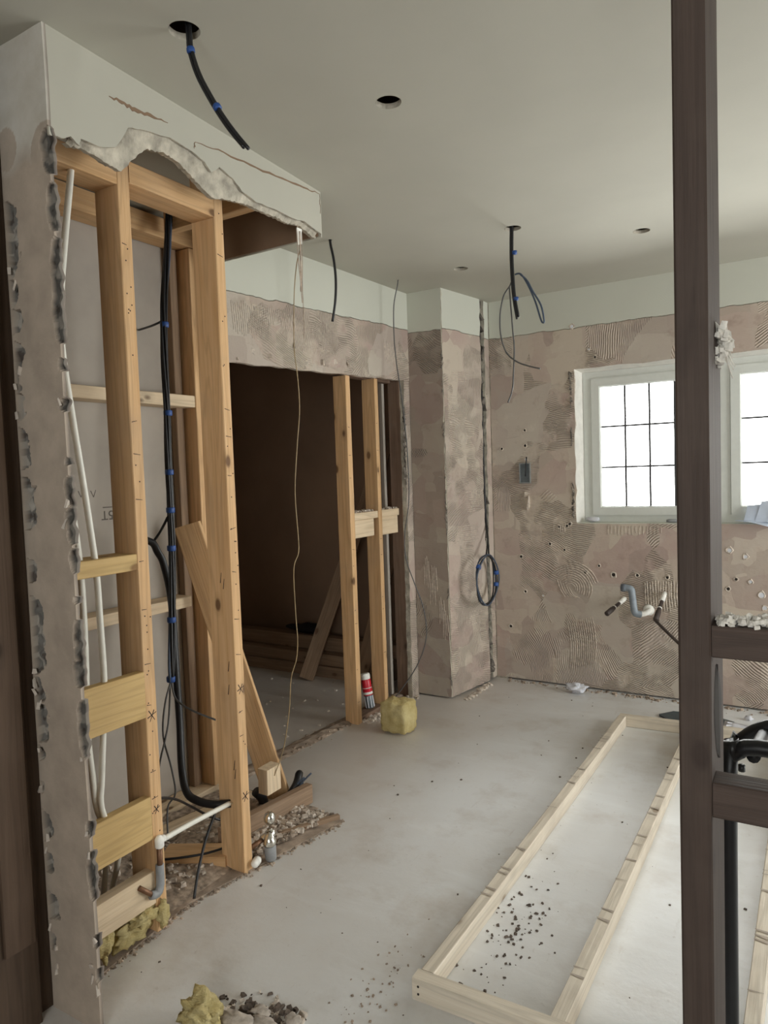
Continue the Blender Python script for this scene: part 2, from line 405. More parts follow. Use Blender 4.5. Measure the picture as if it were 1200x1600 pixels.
def ragged(poly, per=4, amp=0.004):
    out = []
    for i in range(len(poly)-1): out += jag(V(poly[i]), V(poly[i+1]), per, amp)
    out.append(poly[-1]); return out

# ------------------------------------------------------------------ the setting
CEIL, YB, XL = 2.40, 4.24, -4.6
XR, YF = 2.4, -1.7
b = MB(); b.box(XL, XR+0.2, YF-0.1, YB+0.2, -0.12, 0.0)
floor = struct(b.build('floor', M['floor']))
b = MB(); b.box(-2.4, XR, YF, .86, 0.0, .004); struct(b.build('floor_bounce_cut', M['brown_paper']))  # unseen dark layer, added to cut light bounced from the hall

HOLES = [(-1.262, 1.245, .037), (-1.036, 1.798, .037), (-1.582, 3.443, .037), (-1.134, 3.02, .037), (-0.672, 3.412, .037)]
WIRE = [(-1.857, 2.659, .010), (-1.952, 3.428, .009)]
outl = [(XL, YF-.1), (XR+.2, YF-.1), (XR+.2, YB+.2), (XL, YB+.2)]
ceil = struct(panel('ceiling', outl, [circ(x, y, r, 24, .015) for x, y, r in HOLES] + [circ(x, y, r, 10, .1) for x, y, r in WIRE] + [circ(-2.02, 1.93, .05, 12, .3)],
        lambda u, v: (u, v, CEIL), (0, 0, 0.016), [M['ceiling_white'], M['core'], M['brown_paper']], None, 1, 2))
b = MB(); b.box(XL, XR+.2, YF-.1, YB+.2, 2.62, 2.66); struct(b.build('ceiling_deck', M['brown_paper']))

# window wall
WX0, WX1, WZ0, WZ1 = -1.232, 1.10, 1.007, 1.928
L = [(-1.765, 0.012), (XR+.2, 0.012), (XR+.2, 2.62), (-1.765, 2.62)]
wo = ragged([(WX0, WZ0), (WX0, WZ1)], 14, .006)[:-1] + ragged([(WX0, WZ1), (WX1, WZ1)], 18, .004)[:-1] + [(WX1, WZ1), (WX1, WZ0)] + ragged([(WX1, WZ0), (WX0, WZ0)], 18, .003)[1:-1]
wall_back = struct(panel('wall_back', L, [wo], lambda u, v: (u, YB, v), (0, 0.20, 0), [M['wall_w'], M['plaster_chip']], None, 1, 1))
b = MB(); b.box(-2.2, XR+.2, YB+.06, YB+.16, 0, .012); b.build('floor_gap', M['void'], wall_back)
# right-hand wall with its patio opening, hall behind the camera
struct(panel('wall_right', [(YF, 0), (YB+.2, 0), (YB+.2, 2.62), (YF, 2.62)], [[(2.5, .04), (4.1, .04), (4.1, 2.1), (2.5, 2.1)]], lambda u, v: (XR, u, v), (.15, 0, 0), [M['wall_w'], M['white']], None, 1, 1))
d1 = bpy.data.objects.new('door_1', None); COL.objects.link(d1); d1.location = (XR+.08, 3.3, .04); struct(d1)
b = MB()
for (y0, y1, z0, z1) in ((2.5, 2.57, .04, 2.1), (4.03, 4.1, .04, 2.1), (3.25, 3.35, .04, 2.1), (2.57, 4.03, .04, .12), (2.57, 4.03, 2.02, 2.1)): b.box(XR+.05, XR+.11, y0, y1, z0, z1)
b.build('frame', M['upvc'], d1)
for y0, y1 in ((2.57, 3.25), (3.35, 4.03)):
    b = MB(); b.box(XR+.076, XR+.084, y0, y1, .12, 2.02); b.build('pane', M['glass'], d1)
struct(panel('wall_front', [(XL, 0), (XR+.2, 0), (XR+.2, 2.62), (XL, 2.62)], [[(-.3, .75), (1.2, .75), (1.2, 2.05), (-.3, 2.05)]], lambda u, v: (u, YF, v), (0, -.1, 0), [M['hall'], M['white']], None, 1, 1))
w2 = bpy.data.objects.new('window_2', None); COL.objects.link(w2); w2.location = (.65, YF-.05, .95); struct(w2)
b = MB()
for (x0, x1, z0, z1) in ((-.3, -.25, .75, 2.05), (1.15, 1.2, .75, 2.05), (-.25, 1.15, .75, .8), (-.25, 1.15, 2.0, 2.05), (.43, .47, .8, 2.0)): b.box(x0, x1, YF-.08, YF-.03, z0, z1)
b.build('window_frame', M['white'], w2)
for x0, x1 in ((-.25, .43), (.47, 1.15)):
    b = MB(); b.box(x0, x1, YF-.057, YF-.053, .8, 2.0); b.build('pane', M['glass'], w2)
b = MB(); b.box(-2.5, -2.4, YF, 1.3, 0, 2.62); struct(b.build('wall_hall', M['hall']))

# pier in the corner: dark front face towards the camera, lit side face towards the room
pier = bpy.data.objects.new('wall_pier', None); COL.objects.link(pier); pier.location = (-1.95, 3.95, 0); struct(pier)
def XBf(y): return -2.06-(3.71-y)*0.04
panel('pier_side', ragged([(3.718, .012), (4.128, .012)], 14, .002)[:-1] + ragged([(4.128, .012), (4.112, 1.3), (4.118, 2.40)], 30, .007) + [(3.718, 2.40)] + ragged([(3.718, 2.40), (3.718, .012)], 60, .003)[1:-1],
      [], lambda u, v: (-1.772 - .060*(4.11-u)/.39*.0 - (.0 if v > 0 else 0) - (u-3.718)*(-.0) - (1-(u-3.718)/.41)*.066, u, v), (-.02, 0, 0), [M['pier'], M['core']], pier, 1, 1)
b = MB(); b.box(-2.08, -1.70, 4.245, 4.44, 0.0, 2.62); b.build('pier_back', M['core'], pier)
b = MB(); b.box(-2.08, -1.855, 3.722, 4.30, 0.006, 2.62); b.build('pier_core', M['core'], pier)
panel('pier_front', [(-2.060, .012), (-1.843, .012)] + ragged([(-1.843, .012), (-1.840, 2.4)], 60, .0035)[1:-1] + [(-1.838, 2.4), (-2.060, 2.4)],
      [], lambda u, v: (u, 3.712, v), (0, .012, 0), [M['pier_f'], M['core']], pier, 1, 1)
CORE_D = m_plain('dark_mortar', (0.20, 0.175, 0.15), 0.95, 0, .4, 40, .008)
def chipped(name, x, y, zs, sx, sy, parent, seed):
    rr = random.Random(seed); b = MB()
    for za, zb in zs:
        z = za
        while z < zb:
            h = rr.uniform(.012, .03); b.chip((x+rr.uniform(-.3, .3)*sx, y+rr.uniform(-.3, .3)*sy, z), sx*rr.uniform(.5, 1), sy*rr.uniform(.5, 1), h, 0, rr); z += h*.9
    o = b.build(name, CORE_D, parent); o['kind'] = 'stuff'
chipped('chipped_corner', -1.8445, 3.7135, [(1.96, 2.05), (1.80, 1.85), (1.55, 1.62), (1.30, 1.36), (.98, 1.24), (.62, .66), (.10, .16)], .006, .004, pier, 5)
# chase beside the pier: rough dark recess, and the thin plaster sliver beyond it
b = MB()
for i in range(60):
    z0 = 0.02+i*2.38/60
    b.chip((-1.815+random.uniform(-.012, .012), 4.165, z0+.02), .02, .05, .03)
b.box(-1.86, -1.825, 4.06, 4.30, 0, 2.60)
o = b.build('chase_brickwork', m_plain('chase_mortar', (0.16, 0.14, 0.12), 0.95, 0, .4, 30, .01), pier); o['kind'] = 'stuff'
panel('plaster_sliver', ragged([(4.185, .012), (4.168, 1.0), (4.176, 2.40)], 36, .008) + [(4.25, 2.40), (4.25, .012)], [], lambda u, v: (-1.772, u, v), (-.03, 0, 0), [M['pier'], M['core']], pier, 1, 1)

# left wall beyond the niche: band over the doorway (white paint above, combed adhesive below)
def lint(y): return 1.84+(y-2.25)*.034
lo = [(2.18, 2.62), (2.18, lint(2.18))] + ragged([(2.18, lint(2.18)), (3.0, lint(3.0)), (3.712, lint(3.712))], 14, .005)[1:] + [(3.712, 2.62)]
wall_left = struct(panel('wall_left', lo, [], lambda u, v: (XBf(u), u, v), (-.024, 0, 0), [M['wall_b'], M['plaster_chip']], None, 1, 1))
panel('return_face', [(3.632, .0), (3.712, .0), (3.712, 1.9), (3.650, 1.9)] + ragged([(3.650, 1.9), (3.632, 0)], 40, .006)[1:-1], [], lambda u, v: (-2.062, u, v), (-.03, 0, 0), [M['pier'], M['core']], wall_left, 1, 1)
b = MB(); b.box(-2.20, -2.15, 2.20, 3.72, 1.925, 2.62); b.build('lintel_core', M['brown_paper'], wall_left)
chipped('chipped_edge', -2.063, 3.638, [(1.30, 1.72)], .006, .012, wall_left, 6)
chipped('chipped_edge', -1.252, YB, [(1.05, 1.26), (1.50, 1.58), (1.72, 1.92)], .013, .0035, wall_back, 7)
# the unlit room through the doorway
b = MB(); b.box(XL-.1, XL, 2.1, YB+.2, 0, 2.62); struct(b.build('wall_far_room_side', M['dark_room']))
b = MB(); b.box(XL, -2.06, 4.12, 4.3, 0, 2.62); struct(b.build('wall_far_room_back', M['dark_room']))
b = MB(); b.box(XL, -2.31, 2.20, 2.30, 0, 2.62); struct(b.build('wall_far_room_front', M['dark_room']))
b = MB(); b.box(-2.33, -2.305, 1.10, 2.24, 0, 2.40)
alc = struct(b.build('wall_alcove', M['board_back']))

# bulkhead over the stud wall: white skim face, broken gypsum below it, open soffit
bk = bpy.data.objects.new('ceiling_bulkhead', None); COL.objects.link(bk); bk.location = (-1.6, 1.7, 2.4); struct(bk)
low1 = [(1.042, 2.151), (1.075, 2.156), (1.101, 2.17), (1.125, 2.158), (1.13, 2.176), (1.185, 2.178), (1.235, 2.196), (1.28, 2.262), (1.324, 2.276), (1.429, 2.296), (1.516, 2.292), (1.569, 2.281), (1.595, 2.261), (1.633, 2.289), (1.695, 2.276), (1.736, 2.251), (1.806, 2.24), (1.903, 2.249), (2.041, 2.252), (2.083, 2.261), (2.158, 2.25), (2.199, 2.246)]
def XA(y): return -1.5-.062*(y-1.04)
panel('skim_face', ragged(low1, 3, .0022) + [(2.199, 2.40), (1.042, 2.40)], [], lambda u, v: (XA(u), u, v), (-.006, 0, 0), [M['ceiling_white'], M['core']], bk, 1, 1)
low2 = [(1.104, 2.165), (1.185, 2.168), (1.228, 2.158), (1.273, 2.156), (1.303, 2.19), (1.358, 2.245), (1.429, 2.26), (1.49, 2.253), (1.551, 2.229), (1.592, 2.209), (1.633, 2.201), (1.664, 2.211), (1.726, 2.223), (1.788, 2.231), (1.903, 2.237), (2.04, 2.24), (2.083, 2.252), (2.158, 2.237), (2.19, 2.234)]
# the broken core is a lumpy sloping face, so it is a grid between the two outlines
def lerp_poly(pl, u):
    for (a, c) in zip(pl[:-1], pl[1:]):
        if a[0] <= u <= c[0] and c[0] > a[0]: return a[1]+(c[1]-a[1])*(u-a[0])/(c[0]-a[0])
    return pl[-1][1]
b = MB(); nu, nv = 150, 7; vs = []; fs = []
for i in range(nu+1):
    u = 1.106+(2.192-1.106)*i/nu; top = lerp_poly(low1, u)+.012; bot = min(lerp_poly(low2, u)+random.uniform(-.0025, .0025), top-.014)
    for j in range(nv+1):
        t = j/nv; z = top+(bot-top)*t
        x = XA(u)-.0055-.020*t+.006*noise.noise(V((u*22, z*22, 1.7)))*(1 if j else 0)
        vs.append((x, u, z))
    vs.append((XA(u)-.045, u, bot+.004)); 
W_ = nv+2
for i in range(nu):
    for j in range(W_-1): fs.append((i*W_+j, (i+1)*W_+j, (i+1)*W_+j+1, i*W_+j+1))
b.add(vs, fs); b.build('broken_edge', M['core'], bk)
b = MB(); b.box(-2.115, -1.585, 2.186, 2.194, 2.240, 2.40); b.build('end_panel', M['brown_paper'], bk)
b = MB(); b.box(-2.115, -1.5725, 2.1945, 2.2, 2.235, 2.40); b.build('end_skim', M['ceiling_white'], bk)
tbox('joist', -2.14, -1.66, 1.955, 2.0, 2.305, 2.398, M['pine'], bk)
tbox('joist', -1.66, -1.625, 2.02, 2.18, 2.30, 2.398, M['old_wood'], bk)
# torn joint lines on the white face and ceiling
def crack(pts, wd, x, nm='torn_joint'):
    b = MB(); n = len(pts); P = ragged(pts, 5, .0035); vs = []; fs = []
    for i, (u, v) in enumerate(P):
        h = wd*math.sin(math.pi*min(1, (i+.6)/len(P)))*random.uniform(.5, 1.2)
        X_ = XA(u)+x; vs += [(X_, u, v-h/2), (X_, u, v+h/2), (X_-.003, u, v-h/2-.001), (X_-.003, u, v+h/2+.001)]
    for i in range(len(P)-1):
        a = i*4; fs += [(a, a+1, a+5, a+4), (a, a+4, a+6, a+2), (a+1, a+3, a+7, a+5)]
    b.add(vs, fs); b.build(nm, M['brown_paper'], bk)
crack([(1.531, 2.323), (1.657, 2.341), (1.814, 2.352), (1.992, 2.370), (2.111, 2.383), (2.194, 2.391)], .007, .0015)
crack([(1.222, 2.316), (1.263, 2.318), (1.305, 2.319), (1.361, 2.327), (1.424, 2.333)], .010, .0015)
crack([(1.525, 2.303), (1.531, 2.323)], .004, .0015)
crack([(2.191, 2.32), (2.192, 2.388)], .005, .0015)

# left-hand plastered strip with its chipped-out edges: dense grid, chips really sunk into it
ZT = lambda row: 2.145-(row-215)*(2.058/1345)
LCH = [(285,405,.022), (408,450,.014), (455,490,.020), (505,560,.018), (560,585,.012), (588,628,.017), (643,708,.020), (722,806,.024), (856,892,.020), (915,1045,.024), (1050,1090,.020), (1092,1158,.024), (1166,1188,.012), (1226,1245,.008), (1276,1326,.018), (1346,1380,.018), (1416,1460,.022), (1486,1515,.012)]
RCH = [(200,268,.022), (282,352,.016), (362,520,.018), (543,560,.010), (604,622,.012), (695,705,.008), (724,768,.013), (772,828,.015), (836,872,.011), (910,919,.008), (946,1012,.014), (1012,1052,.018), (1074,1165,.014), (1268,1292,.010), (1318,1396,.014), (1455,1475,.010), (1510,1530,.008)]
def strip():
    X0, X1, Y0 = -1.690, -1.500, 1.039
    nx, nz = 62, 560
    vs = []; fs = []; cols = []
    for j in range(nz+1):
        z = 2.40*j/nz
        for i in range(nx+1):
            t = i/nx; x = X0+(X1-X0)*t
            d = 0; y = Y0+.0016*noise.noise(V((x*9, 3, z*5)))
            col = (0.45, 0.375, 0.305)
            nz_ = noise.noise(V((x*38, 1.3, z*30)))*.35+noise.noise(V((x*120, 9.3, z*90)))*.16
            for chips, side in ((LCH, 0), (RCH, 1)):
                e = (x-X0) if side == 0 else (X1-x)
                for (ra, rb, wd) in chips:
                    za, zb = ZT(rb), ZT(ra)
                    if za-.02 < z < zb+.02:
                        m = (zb-za)/2; q = 1-((z-(za+zb)/2)/(m+.002))**4
                        if q <= 0: continue
                        lim = wd*(2.3 if side == 0 else 1.35)*(q**.5)*(1+nz_*1.1)
                        inner = .005+.004*nz_ if side == 0 else -1
                        if inner < e < lim: d = max(d, min(1, (lim-e)/.0045))
            if d > 0:
                y += d*((.016 if x < -1.6 else .010)+.008*noise.noise(V((x*60, 4, z*45))))
                k = noise.noise(V((x*45, 7, z*35)))
                col2 = (0.17, 0.16, 0.145) if k > -.1 else (0.36, 0.33, 0.29)
                if k > .35: col2 = (0.09, 0.075, 0.065)
                if x > -1.6: col2 = tuple(q*.55 for q in col2)  # right-hand chips coloured darker to offset the light falling on them
                col = tuple(a+(c-a)*d for a, c in zip(col, col2))
            elif random.random() < .0: pass
            # white emulsion on the upper part, with two bare round patches
            wl = 2.092+.03*noise.noise(V((x*16, 2, 5)))
            if z > wl:
                f = min(1, (z-wl)/.05); wcol = (0.60, 0.57, 0.51)
                c1 = math.hypot(x+1.665, (z-2.158)*.85); c2 = math.hypot(x+1.512, (z-2.115)*.8)
                if c1 < .043 or c2 < .056: f *= 0.08
                if d < .3: col = tuple(a+(c-a)*f for a, c in zip(col, wcol))
            vs.append((x, y, z)); cols.append((*col, 1))
    W = nx+1
    for j in range(nz):
        for i in range(nx): fs.append((j*W+i, j*W+i+1, (j+1)*W+i+1, (j+1)*W+i))
    # rough returned sides
    B = len(vs)
    for j in range(nz+1):
        z = 2.40*j/nz
        for x in (X0, X1):
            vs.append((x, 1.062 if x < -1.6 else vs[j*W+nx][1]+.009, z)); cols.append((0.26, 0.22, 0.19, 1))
    for j in range(nz):
        fs.append((j*W, (j+1)*W, B+2*(j+1), B+2*j)); fs.append((j*W+nx, B+2*j+1, B+2*(j+1)+1, (j+1)*W+nx))
    me = bpy.data.meshes.new('wall_strip'); me.from_pydata(vs, [], fs)
    at = me.color_attributes.new('Col', 'FLOAT_COLOR', 'POINT')
    at.data.foreach_set('color', [q for c in cols for q in c])
    o = link('wall_strip', me, M['attr']); struct(o); return o
wall_strip = strip()
b = MB(); rs = random.Random(3)
for row, side in [(392,0),(418,0),(552,0),(575,0),(620,0),(1040,0),(1060,0),(1075,0),(1092,0),(1098,0),(1172,0),(1240,0),(1320,0),(1342,0),(1475,0),(1508,0),(1540,0),(1550,0),(765,1),(795,1),(608,1),(1168,1),(1288,1),(1322,1),(1462,1),(1508,1),(1530,1),(1545,1)]:
    x = (-1.678+rs.uniform(-.01, .018)) if side == 0 else (-1.512+rs.uniform(-.01, .012))
    b.chip((x, 1.0385, ZT(row)), rs.uniform(.004, .008), .004, rs.uniform(.006, .016), 0, rs)
o = b.build('plaster_crumb', m_plain('pale_gypsum', (0.60, 0.53, 0.46), .9), wall_strip); o['kind'] = 'stuff'
# stud behind the strip and dark timber lining on its left
tbox('wall_post', -1.69, -1.61, 1.068, 1.11, 0, 2.4, M['old_wood'], wall_strip)
lin = struct(bpy.data.objects.new('trim_1', None)); COL.objects.link(lin); lin.location = (-1.8, .95, 0)
tbox('lining_board', -1.690, -1.665, .62, .994, 0, 2.4, M['dark_board'], lin)
tbox('lining_return', -2.40, -1.695, 1.0, 1.06, 0, 2.4, M['dark_board'], lin)
tbox('door_stop', -1.6645, -1.654, .905, .984, .22, 2.4, M['lining'], lin)

# ------------------------------------------------------------------ window
win = struct(bpy.data.objects.new('window_1', None)); COL.objects.link(win); win.location = (-.07, 4.35, 1.007)
def frame_rect(name, x0, x1, z0, z1, wd, y0, y1, mat, parent):
    b = MB(); h = wd
    o_ = [(x0, z0), (x1, z0), (x1, z1), (x0, z1)]; i_ = [(x0+h, z0+h), (x1-h, z0+h), (x1-h, z1-h), (x0+h, z1-h)]; s = .007
    j_ = [(x0+h+s, z0+h+s), (x1-h-s, z0+h+s), (x1-h-s, z1-h-s), (x0+h+s, z1-h-s)]
    vs = [(x, y0, z) for x, z in o_] + [(x, y0, z) for x, z in i_] + [(x, y0+.012, z) for x, z in j_] + [(x, y1, z) for x, z in j_] + [(x, y1, z) for x, z in o_]
    fs = []
    for ring in range(4):
        for k in range(4): fs.append((ring*4+k, ring*4+(k+1) % 4, (ring+1)*4+(k+1) % 4, (ring+1)*4+k))
    for k in range(4): fs.append((16+k, 16+(k+1) % 4, (k+1) % 4, k))
    b.add(vs, fs); return b.build(name, mat, parent)
FX = [(-1.203, -.448), (-.448, .307), (.307, 1.062)]
for x0, x1 in FX: frame_rect('window_frame', x0, x1, 1.011, 1.911, .046, 4.325, 4.395, M['upvc'], win)
for k, (x0, x1) in enumerate(FX):
    sash = frame_rect('sash', x0+.050, x1-.050, 1.052, 1.868, .046, 4.315, 4.37, M['upvc'], win)
    g0, g1, h0, h1 = x0+.103, x1-.103, 1.095, 1.824
    xs = [g0+(g1-g0)*i/4 for i in range(5)]; zs = [h0+(h1-h0)*i/3 for i in range(4)]
    for i in range(4):
        for j in range(3):
            b = MB(); b.box(xs[i]-(.012 if i == 0 else 0), xs[i+1]+(.012 if i == 3 else 0), 4.344, 4.348, zs[j]-(.012 if j == 0 else 0), zs[j+1]+(.012 if j == 2 else 0)); b.build('pane', M['glass'], sash)
    b = MB()
    for i in (1, 2, 3): b.box(xs[i]-.0055, xs[i]+.0055, 4.341, 4.351, h0-.006, h1+.006)
    for j in (1, 2): b.box(g0-.006, g1+.006, 4.3412, 4.3508, zs[j]-.0055, zs[j]+.0055)
    b.build('lead_bar', M['lead'], sash)
# plastered reveals and rough sill
b = MB()
b.add([(-1.234, 4.243, 1.0), (-1.203, 4.335, 1.0), (-1.203, 4.335, 1.94), (-1.234, 4.243, 1.94), (-1.26, 4.25, 1.0), (-1.26, 4.335, 1.0), (-1.26, 4.335, 1.94), (-1.26, 4.25, 1.94)],
      [(0,1,2,3), (4,7,6,5), (0,3,7,4), (1,5,6,2), (3,2,6,7), (0,4,5,1)])
b.build('reveal', M['reveal'], win)
b = MB(); b.box(-1.23, 1.09, 4.243, 4.34, .985, 1.012); b.build('sill', M['white'], win)
b = MB(); b.add([(-1.23, 4.243, 1.930), (1.09, 4.243, 1.930), (1.09, 4.335, 1.910), (-1.23, 4.335, 1.910), (-1.23, 4.243, 1.95), (1.09, 4.243, 1.95), (1.09, 4.335, 1.95), (-1.23, 4.335, 1.95)],
      [(0,1,2,3), (4,7,6,5), (0,4,5,1), (1,5,6,2), (2,6,7,3), (3,7,4,0)])
b.build('reveal_head', M['reveal'], win)

# ------------------------------------------------------------------ stud frame in front (left): two studs, noggings and boards
def mark(parent, pts, wd, nrm, mat=None, nm='pencil_mark'):
    """flat pen strokes lying 0.4 mm proud of a timber face; pts = list of strokes (3D polylines)"""
    b = MB(); nrm = V(nrm)
    for st in pts:
        st = [V(p) for p in st]
        for a, c in zip(st[:-1], st[1:]):
            d = (c-a).normalized(); s = d.cross(nrm)*wd/2; e = nrm*.0008
            b.add([a-s, a+s, c+s*.6, c-s*.6, a-s-e, a+s-e, c+s*.6-e, c-s*.6-e], [(0,1,2,3), (4,7,6,5), (0,4,5,1), (1,5,6,2), (2,6,7,3), (3,7,4,0)])
    return b.build(nm, mat or M['ink'], parent)
sf = thing('stud_frame', (-1.71, 1.45, 0), 'stripped pine stud frame beside the chipped plaster strip, carrying two white pipes', 'stud frame')
XF, XBk = -1.662, -1.762
s1 = tbox('stud', XBk, XF, 1.357, 1.398, 0.02, 2.40, M['pine'], sf)
s2 = tbox('stud', XBk-.005, XF, 1.732, 1.772, 0.0, 2.40, M['pine'], sf)
tbox('nogging', XBk, XF, 1.151, 1.356, 2.180, 2.236, M['pine'], sf)
tbox('nogging', XBk, XF, 1.399, 1.731, 2.196, 2.258, M['pine'], sf)
tbox('nogging', XBk, XF-.001, 1.151, 1.356, 1.096, 1.143, M['yellow_pine'], sf)
tbox('board', XF-.030, XF, 1.151, 1.360, .664, .800, M['yellow_pine'], sf)
tbox('board', XF-.030, XF, 1.151, 1.358, .300, .428, M['yellow_pine'], sf)
tbox('bottom_rail', XF-.040, XF, 1.151, 1.357, .108, .206, M['pale_pine'], sf)
def star(y, z, s=.016): 
    q = [[(XF+.0009, y-s, z-s*.3), (XF+.0009, y+s, z+s*.4)], [(XF+.0009, y-s*.7, z+s), (XF+.0009, y+s*.6, z-s)], [(XF+.0009, y+s*.5, z+s*.9), (XF+.0009, y-s*.5, z-s*1.1)]]
    mark(sf, q, .003, (1, 0, 0))
star(1.378, .666); star(1.752, .640); star(1.752, .268); star(1.377, .385, .012)
tk = []
for z in (2.02, 1.52, 1.43, 1.30, 1.12, .98, .82, .70, .50, .42):
    tk.append([(XF+.0009, 1.362, z), (XF+.0009, 1.376+random.uniform(0, .012), z+random.uniform(-.004, .004))])
    tk.append([(XF+.0009, 1.738, z+.06), (XF+.0009, 1.752+random.uniform(0, .012), z+.06+random.uniform(-.006, .006))])
mark(sf, tk, .0022, (1, 0, 0), nm='tick_mark')['kind'] = 'stuff'
tk = []
for x, z in ((-1.70, .98), (-1.712, 1.0), (-1.695, .70), (-1.70, .62), (-1.688, .33), (-1.69, .36)): tk.append([(x, 1.7312, z), (x+.006, 1.7312, z+.035)])
mark(sf, tk, .003, (0, -1, 0), nm='tick_mark')['kind'] = 'stuff'
b = MB()
for k in range(46):
    z = random.uniform(.06, 2.3); y = random.choice((1.377, 1.752))+random.uniform(-.015, .015)
    b.lathe((XF-.001, y, z), (1, 0, 0), [(0, .0022), (.0018, .0022)], 6)
o = b.build('nail_head', M['ink'], sf); o['kind'] = 'stuff'

# the frame at the back of the niche
rf = thing('stud_frame', (-2.25, 1.8, 0), 'rear stud frame of the niche, behind the black cables, faced with grey board', 'stud frame')
tbox('stud', -2.30, -2.20, 2.135, 2.178, .04, 2.30, M['pine'], rf)
tbox('stud', -2.30, -2.265, 2.085, 2.125, .04, 2.30, M['old_wood'], rf)
tbox('top_plate', -2.30, -2.20, 1.15, 2.178, 2.305, 2.385, M['pine'], rf)
tbox('nogging', -2.30, -2.205, 1.20, 2.134, 1.650, 1.697, M['pale_pine'], rf)
tbox('nogging', -2.30, -2.205, 1.20, 2.06, .828, .872, M['pale_pine'], rf)
tbox('sole_plate', -2.30, -2.20, 1.20, 2.178, 0.0, .038, M['pale_pine'], rf)
# printed stamp on the grey board, upside down as in the photograph
def text(body, size, loc, rot, mat, parent, nm):
    cu = bpy.data.curves.new(nm, 'FONT'); cu.body = body; cu.size = size; cu.extrude = .0004; cu.align_x = 'CENTER'; cu.align_y = 'CENTER'
    o = bpy.data.objects.new('tmp', cu); COL.objects.link(o)
    dg = bpy.context.evaluated_depsgraph_get(); me = bpy.data.meshes.new_from_object(o.evaluated_get(dg)); bpy.data.objects.remove(o)
    me.materials.clear()
    return link(nm, me, mat, parent, Matrix.Translation(loc) @ rot)
RB = Matrix(((0, 0, 1, 0), (-1, 0, 0, 0), (0, -1, 0, 0), (0, 0, 0, 1)))   # reads upside down on a face looking towards +x
text('15T', .050, (-2.3046, 1.766, 1.228), RB, M['stamp'], alc, 'stamp')
b = MB(); b.box(-2.305, -2.3042, 1.735, 1.795, 1.255, 1.2585); b.build('stamp_line', M['stamp'], alc)
mark(alc, [[(-2.3042, 1.634, 1.323), (-2.3042, 1.644, 1.300), (-2.3042, 1.656, 1.325)], [(-2.3042, 1.686, 1.322), (-2.3042, 1.697, 1.298), (-2.3042, 1.708, 1.324)]], .003, (1, 0, 0), M['stamp'], 'chevron_print')

# ------------------------------------------------------------------ frame of the doorway wall
df = thing('stud_frame', (-2.15, 3.35, 0), 'doorway stud frame beside the corner pier, two slim studs with doubled crosspieces', 'stud frame')
tbox('stud', -2.190, -2.109, 3.110, 3.152, 0.0, lint(3.13), M['pine'], df)
tbox('stud', -2.190, -2.104, 3.388, 3.424, 0.0, lint(3.40), M['pine'], df)
tbox('stud', -2.170, -2.092, 3.640, 3.690, 0.0, 1.89, M['brown_wood'], df)
tbox('edge_strip', -2.222, -2.195, 3.615, 3.640, 0.0, 1.89, M['board_back'], df)
for y0, y1, e in ((3.153, 3.387, 0), (3.425, 3.625, .0)):
    tbox('nogging', -2.185, -2.110+e, y0, y1, 1.100, 1.140, M['pale_pine'], df)
tbox('lower_nogging', -2.180, -2.112, 3.153, 3.345, 1.004, 1.0995, M['pale_pine'], df)
tbox('lower_nogging', -2.180, -2.110, 3.425, 3.605, .998, 1.0995, M['pale_pine'], df)
tbox('head_plate', -2.200, -2.150, 2.22, 3.64, 1.878, 1.92, M['brown_wood'], df)
tbox('sole_plate', -2.188, -2.115, 3.153, 3.387, 0.0, .028, M['brown_wood'], df)
tk = []
for z in (1.6, 1.45, 1.33, .95, .86, .62, .55, .30, .12):
    tk.append([(-2.1082, 3.118, z), (-2.1082, 3.118+random.uniform(.008, .02), z+random.uniform(-.004, .004))])
    tk.append([(-2.1032, 3.394, z+.03), (-2.1032, 3.394+random.uniform(.008, .02), z+.03)])
mark(df, tk, .0022, (1, 0, 0), nm='tick_mark')['kind'] = 'stuff'
b = MB()
for y in [random.uniform(3.16, 3.62) for _ in range(90)]:
    b.chip((random.uniform(-2.18, -2.115), y, 1.144), random.uniform(.004, .010), .006, random.uniform(.003, .008))
o = b.build('plaster_crumbs', M['plaster_chip'], df); o['kind'] = 'stuff'

# ------------------------------------------------------------------ right-hand partition, close to the camera
pt = thing('stud_partition', (-.15, 1.1, 0), 'near dark stud with two crosspieces running off to the right edge', 'stud partition')
PY0, PY1 = 1.10, 1.245
tbox('stud', -.1735, -.1293, PY0, PY1, 0, 2.40, M['post_wood'], pt, ch=.003)
tbox('nogging', -.129, 1.2, PY0+.008, PY0+.060, 1.066, 1.113, M['post_wood'], pt)
tbox('nogging', -.129, 1.2, PY0+.003, PY0+.050, .831, .884, M['post_wood'], pt)
b = MB(); vs = []; n = 14
for i in range(n+1):
    t = i/n; z = 1.045-.15*t; hw = .004+.052*math.sin(math.pi*t)**.7
    vs += [(-.1290, PY0+.055-hw*.6+.02*t, z), (-.1262, PY0+.055+.02*t, z), (-.1290, PY0+.055+hw+.02*t, z)]
b.add(vs, [(i*3+j, i*3+j+1, i*3+j+4, i*3+j+3) for i in range(n) for j in range(2)]); b.build('bark_edge', M['void'], pt)
b = MB(); rs = random.Random(11)
for k in range(34):
    t = rs.random(); b.chip((-.131+rs.uniform(0, .024)*(1-abs(t-.5)), PY0+.09+rs.uniform(-.02, .03), 1.555-.055*t), .004, .006, rs.uniform(.004, .011), 0, rs)
for k in range(14): b.tube([(-.130, PY0+.085+.003*k, 1.56-.002*k), (-.118, PY0+.08+.003*k, 1.545-.003*k), (-.108+rs.uniform(-.006, .008), PY0+.085+.002*k, 1.528-.004*k)], .0009, 4, 3)
o = b.build('torn_plaster', M['pale_fluff'], pt); o['kind'] = 'stuff'
b = MB()
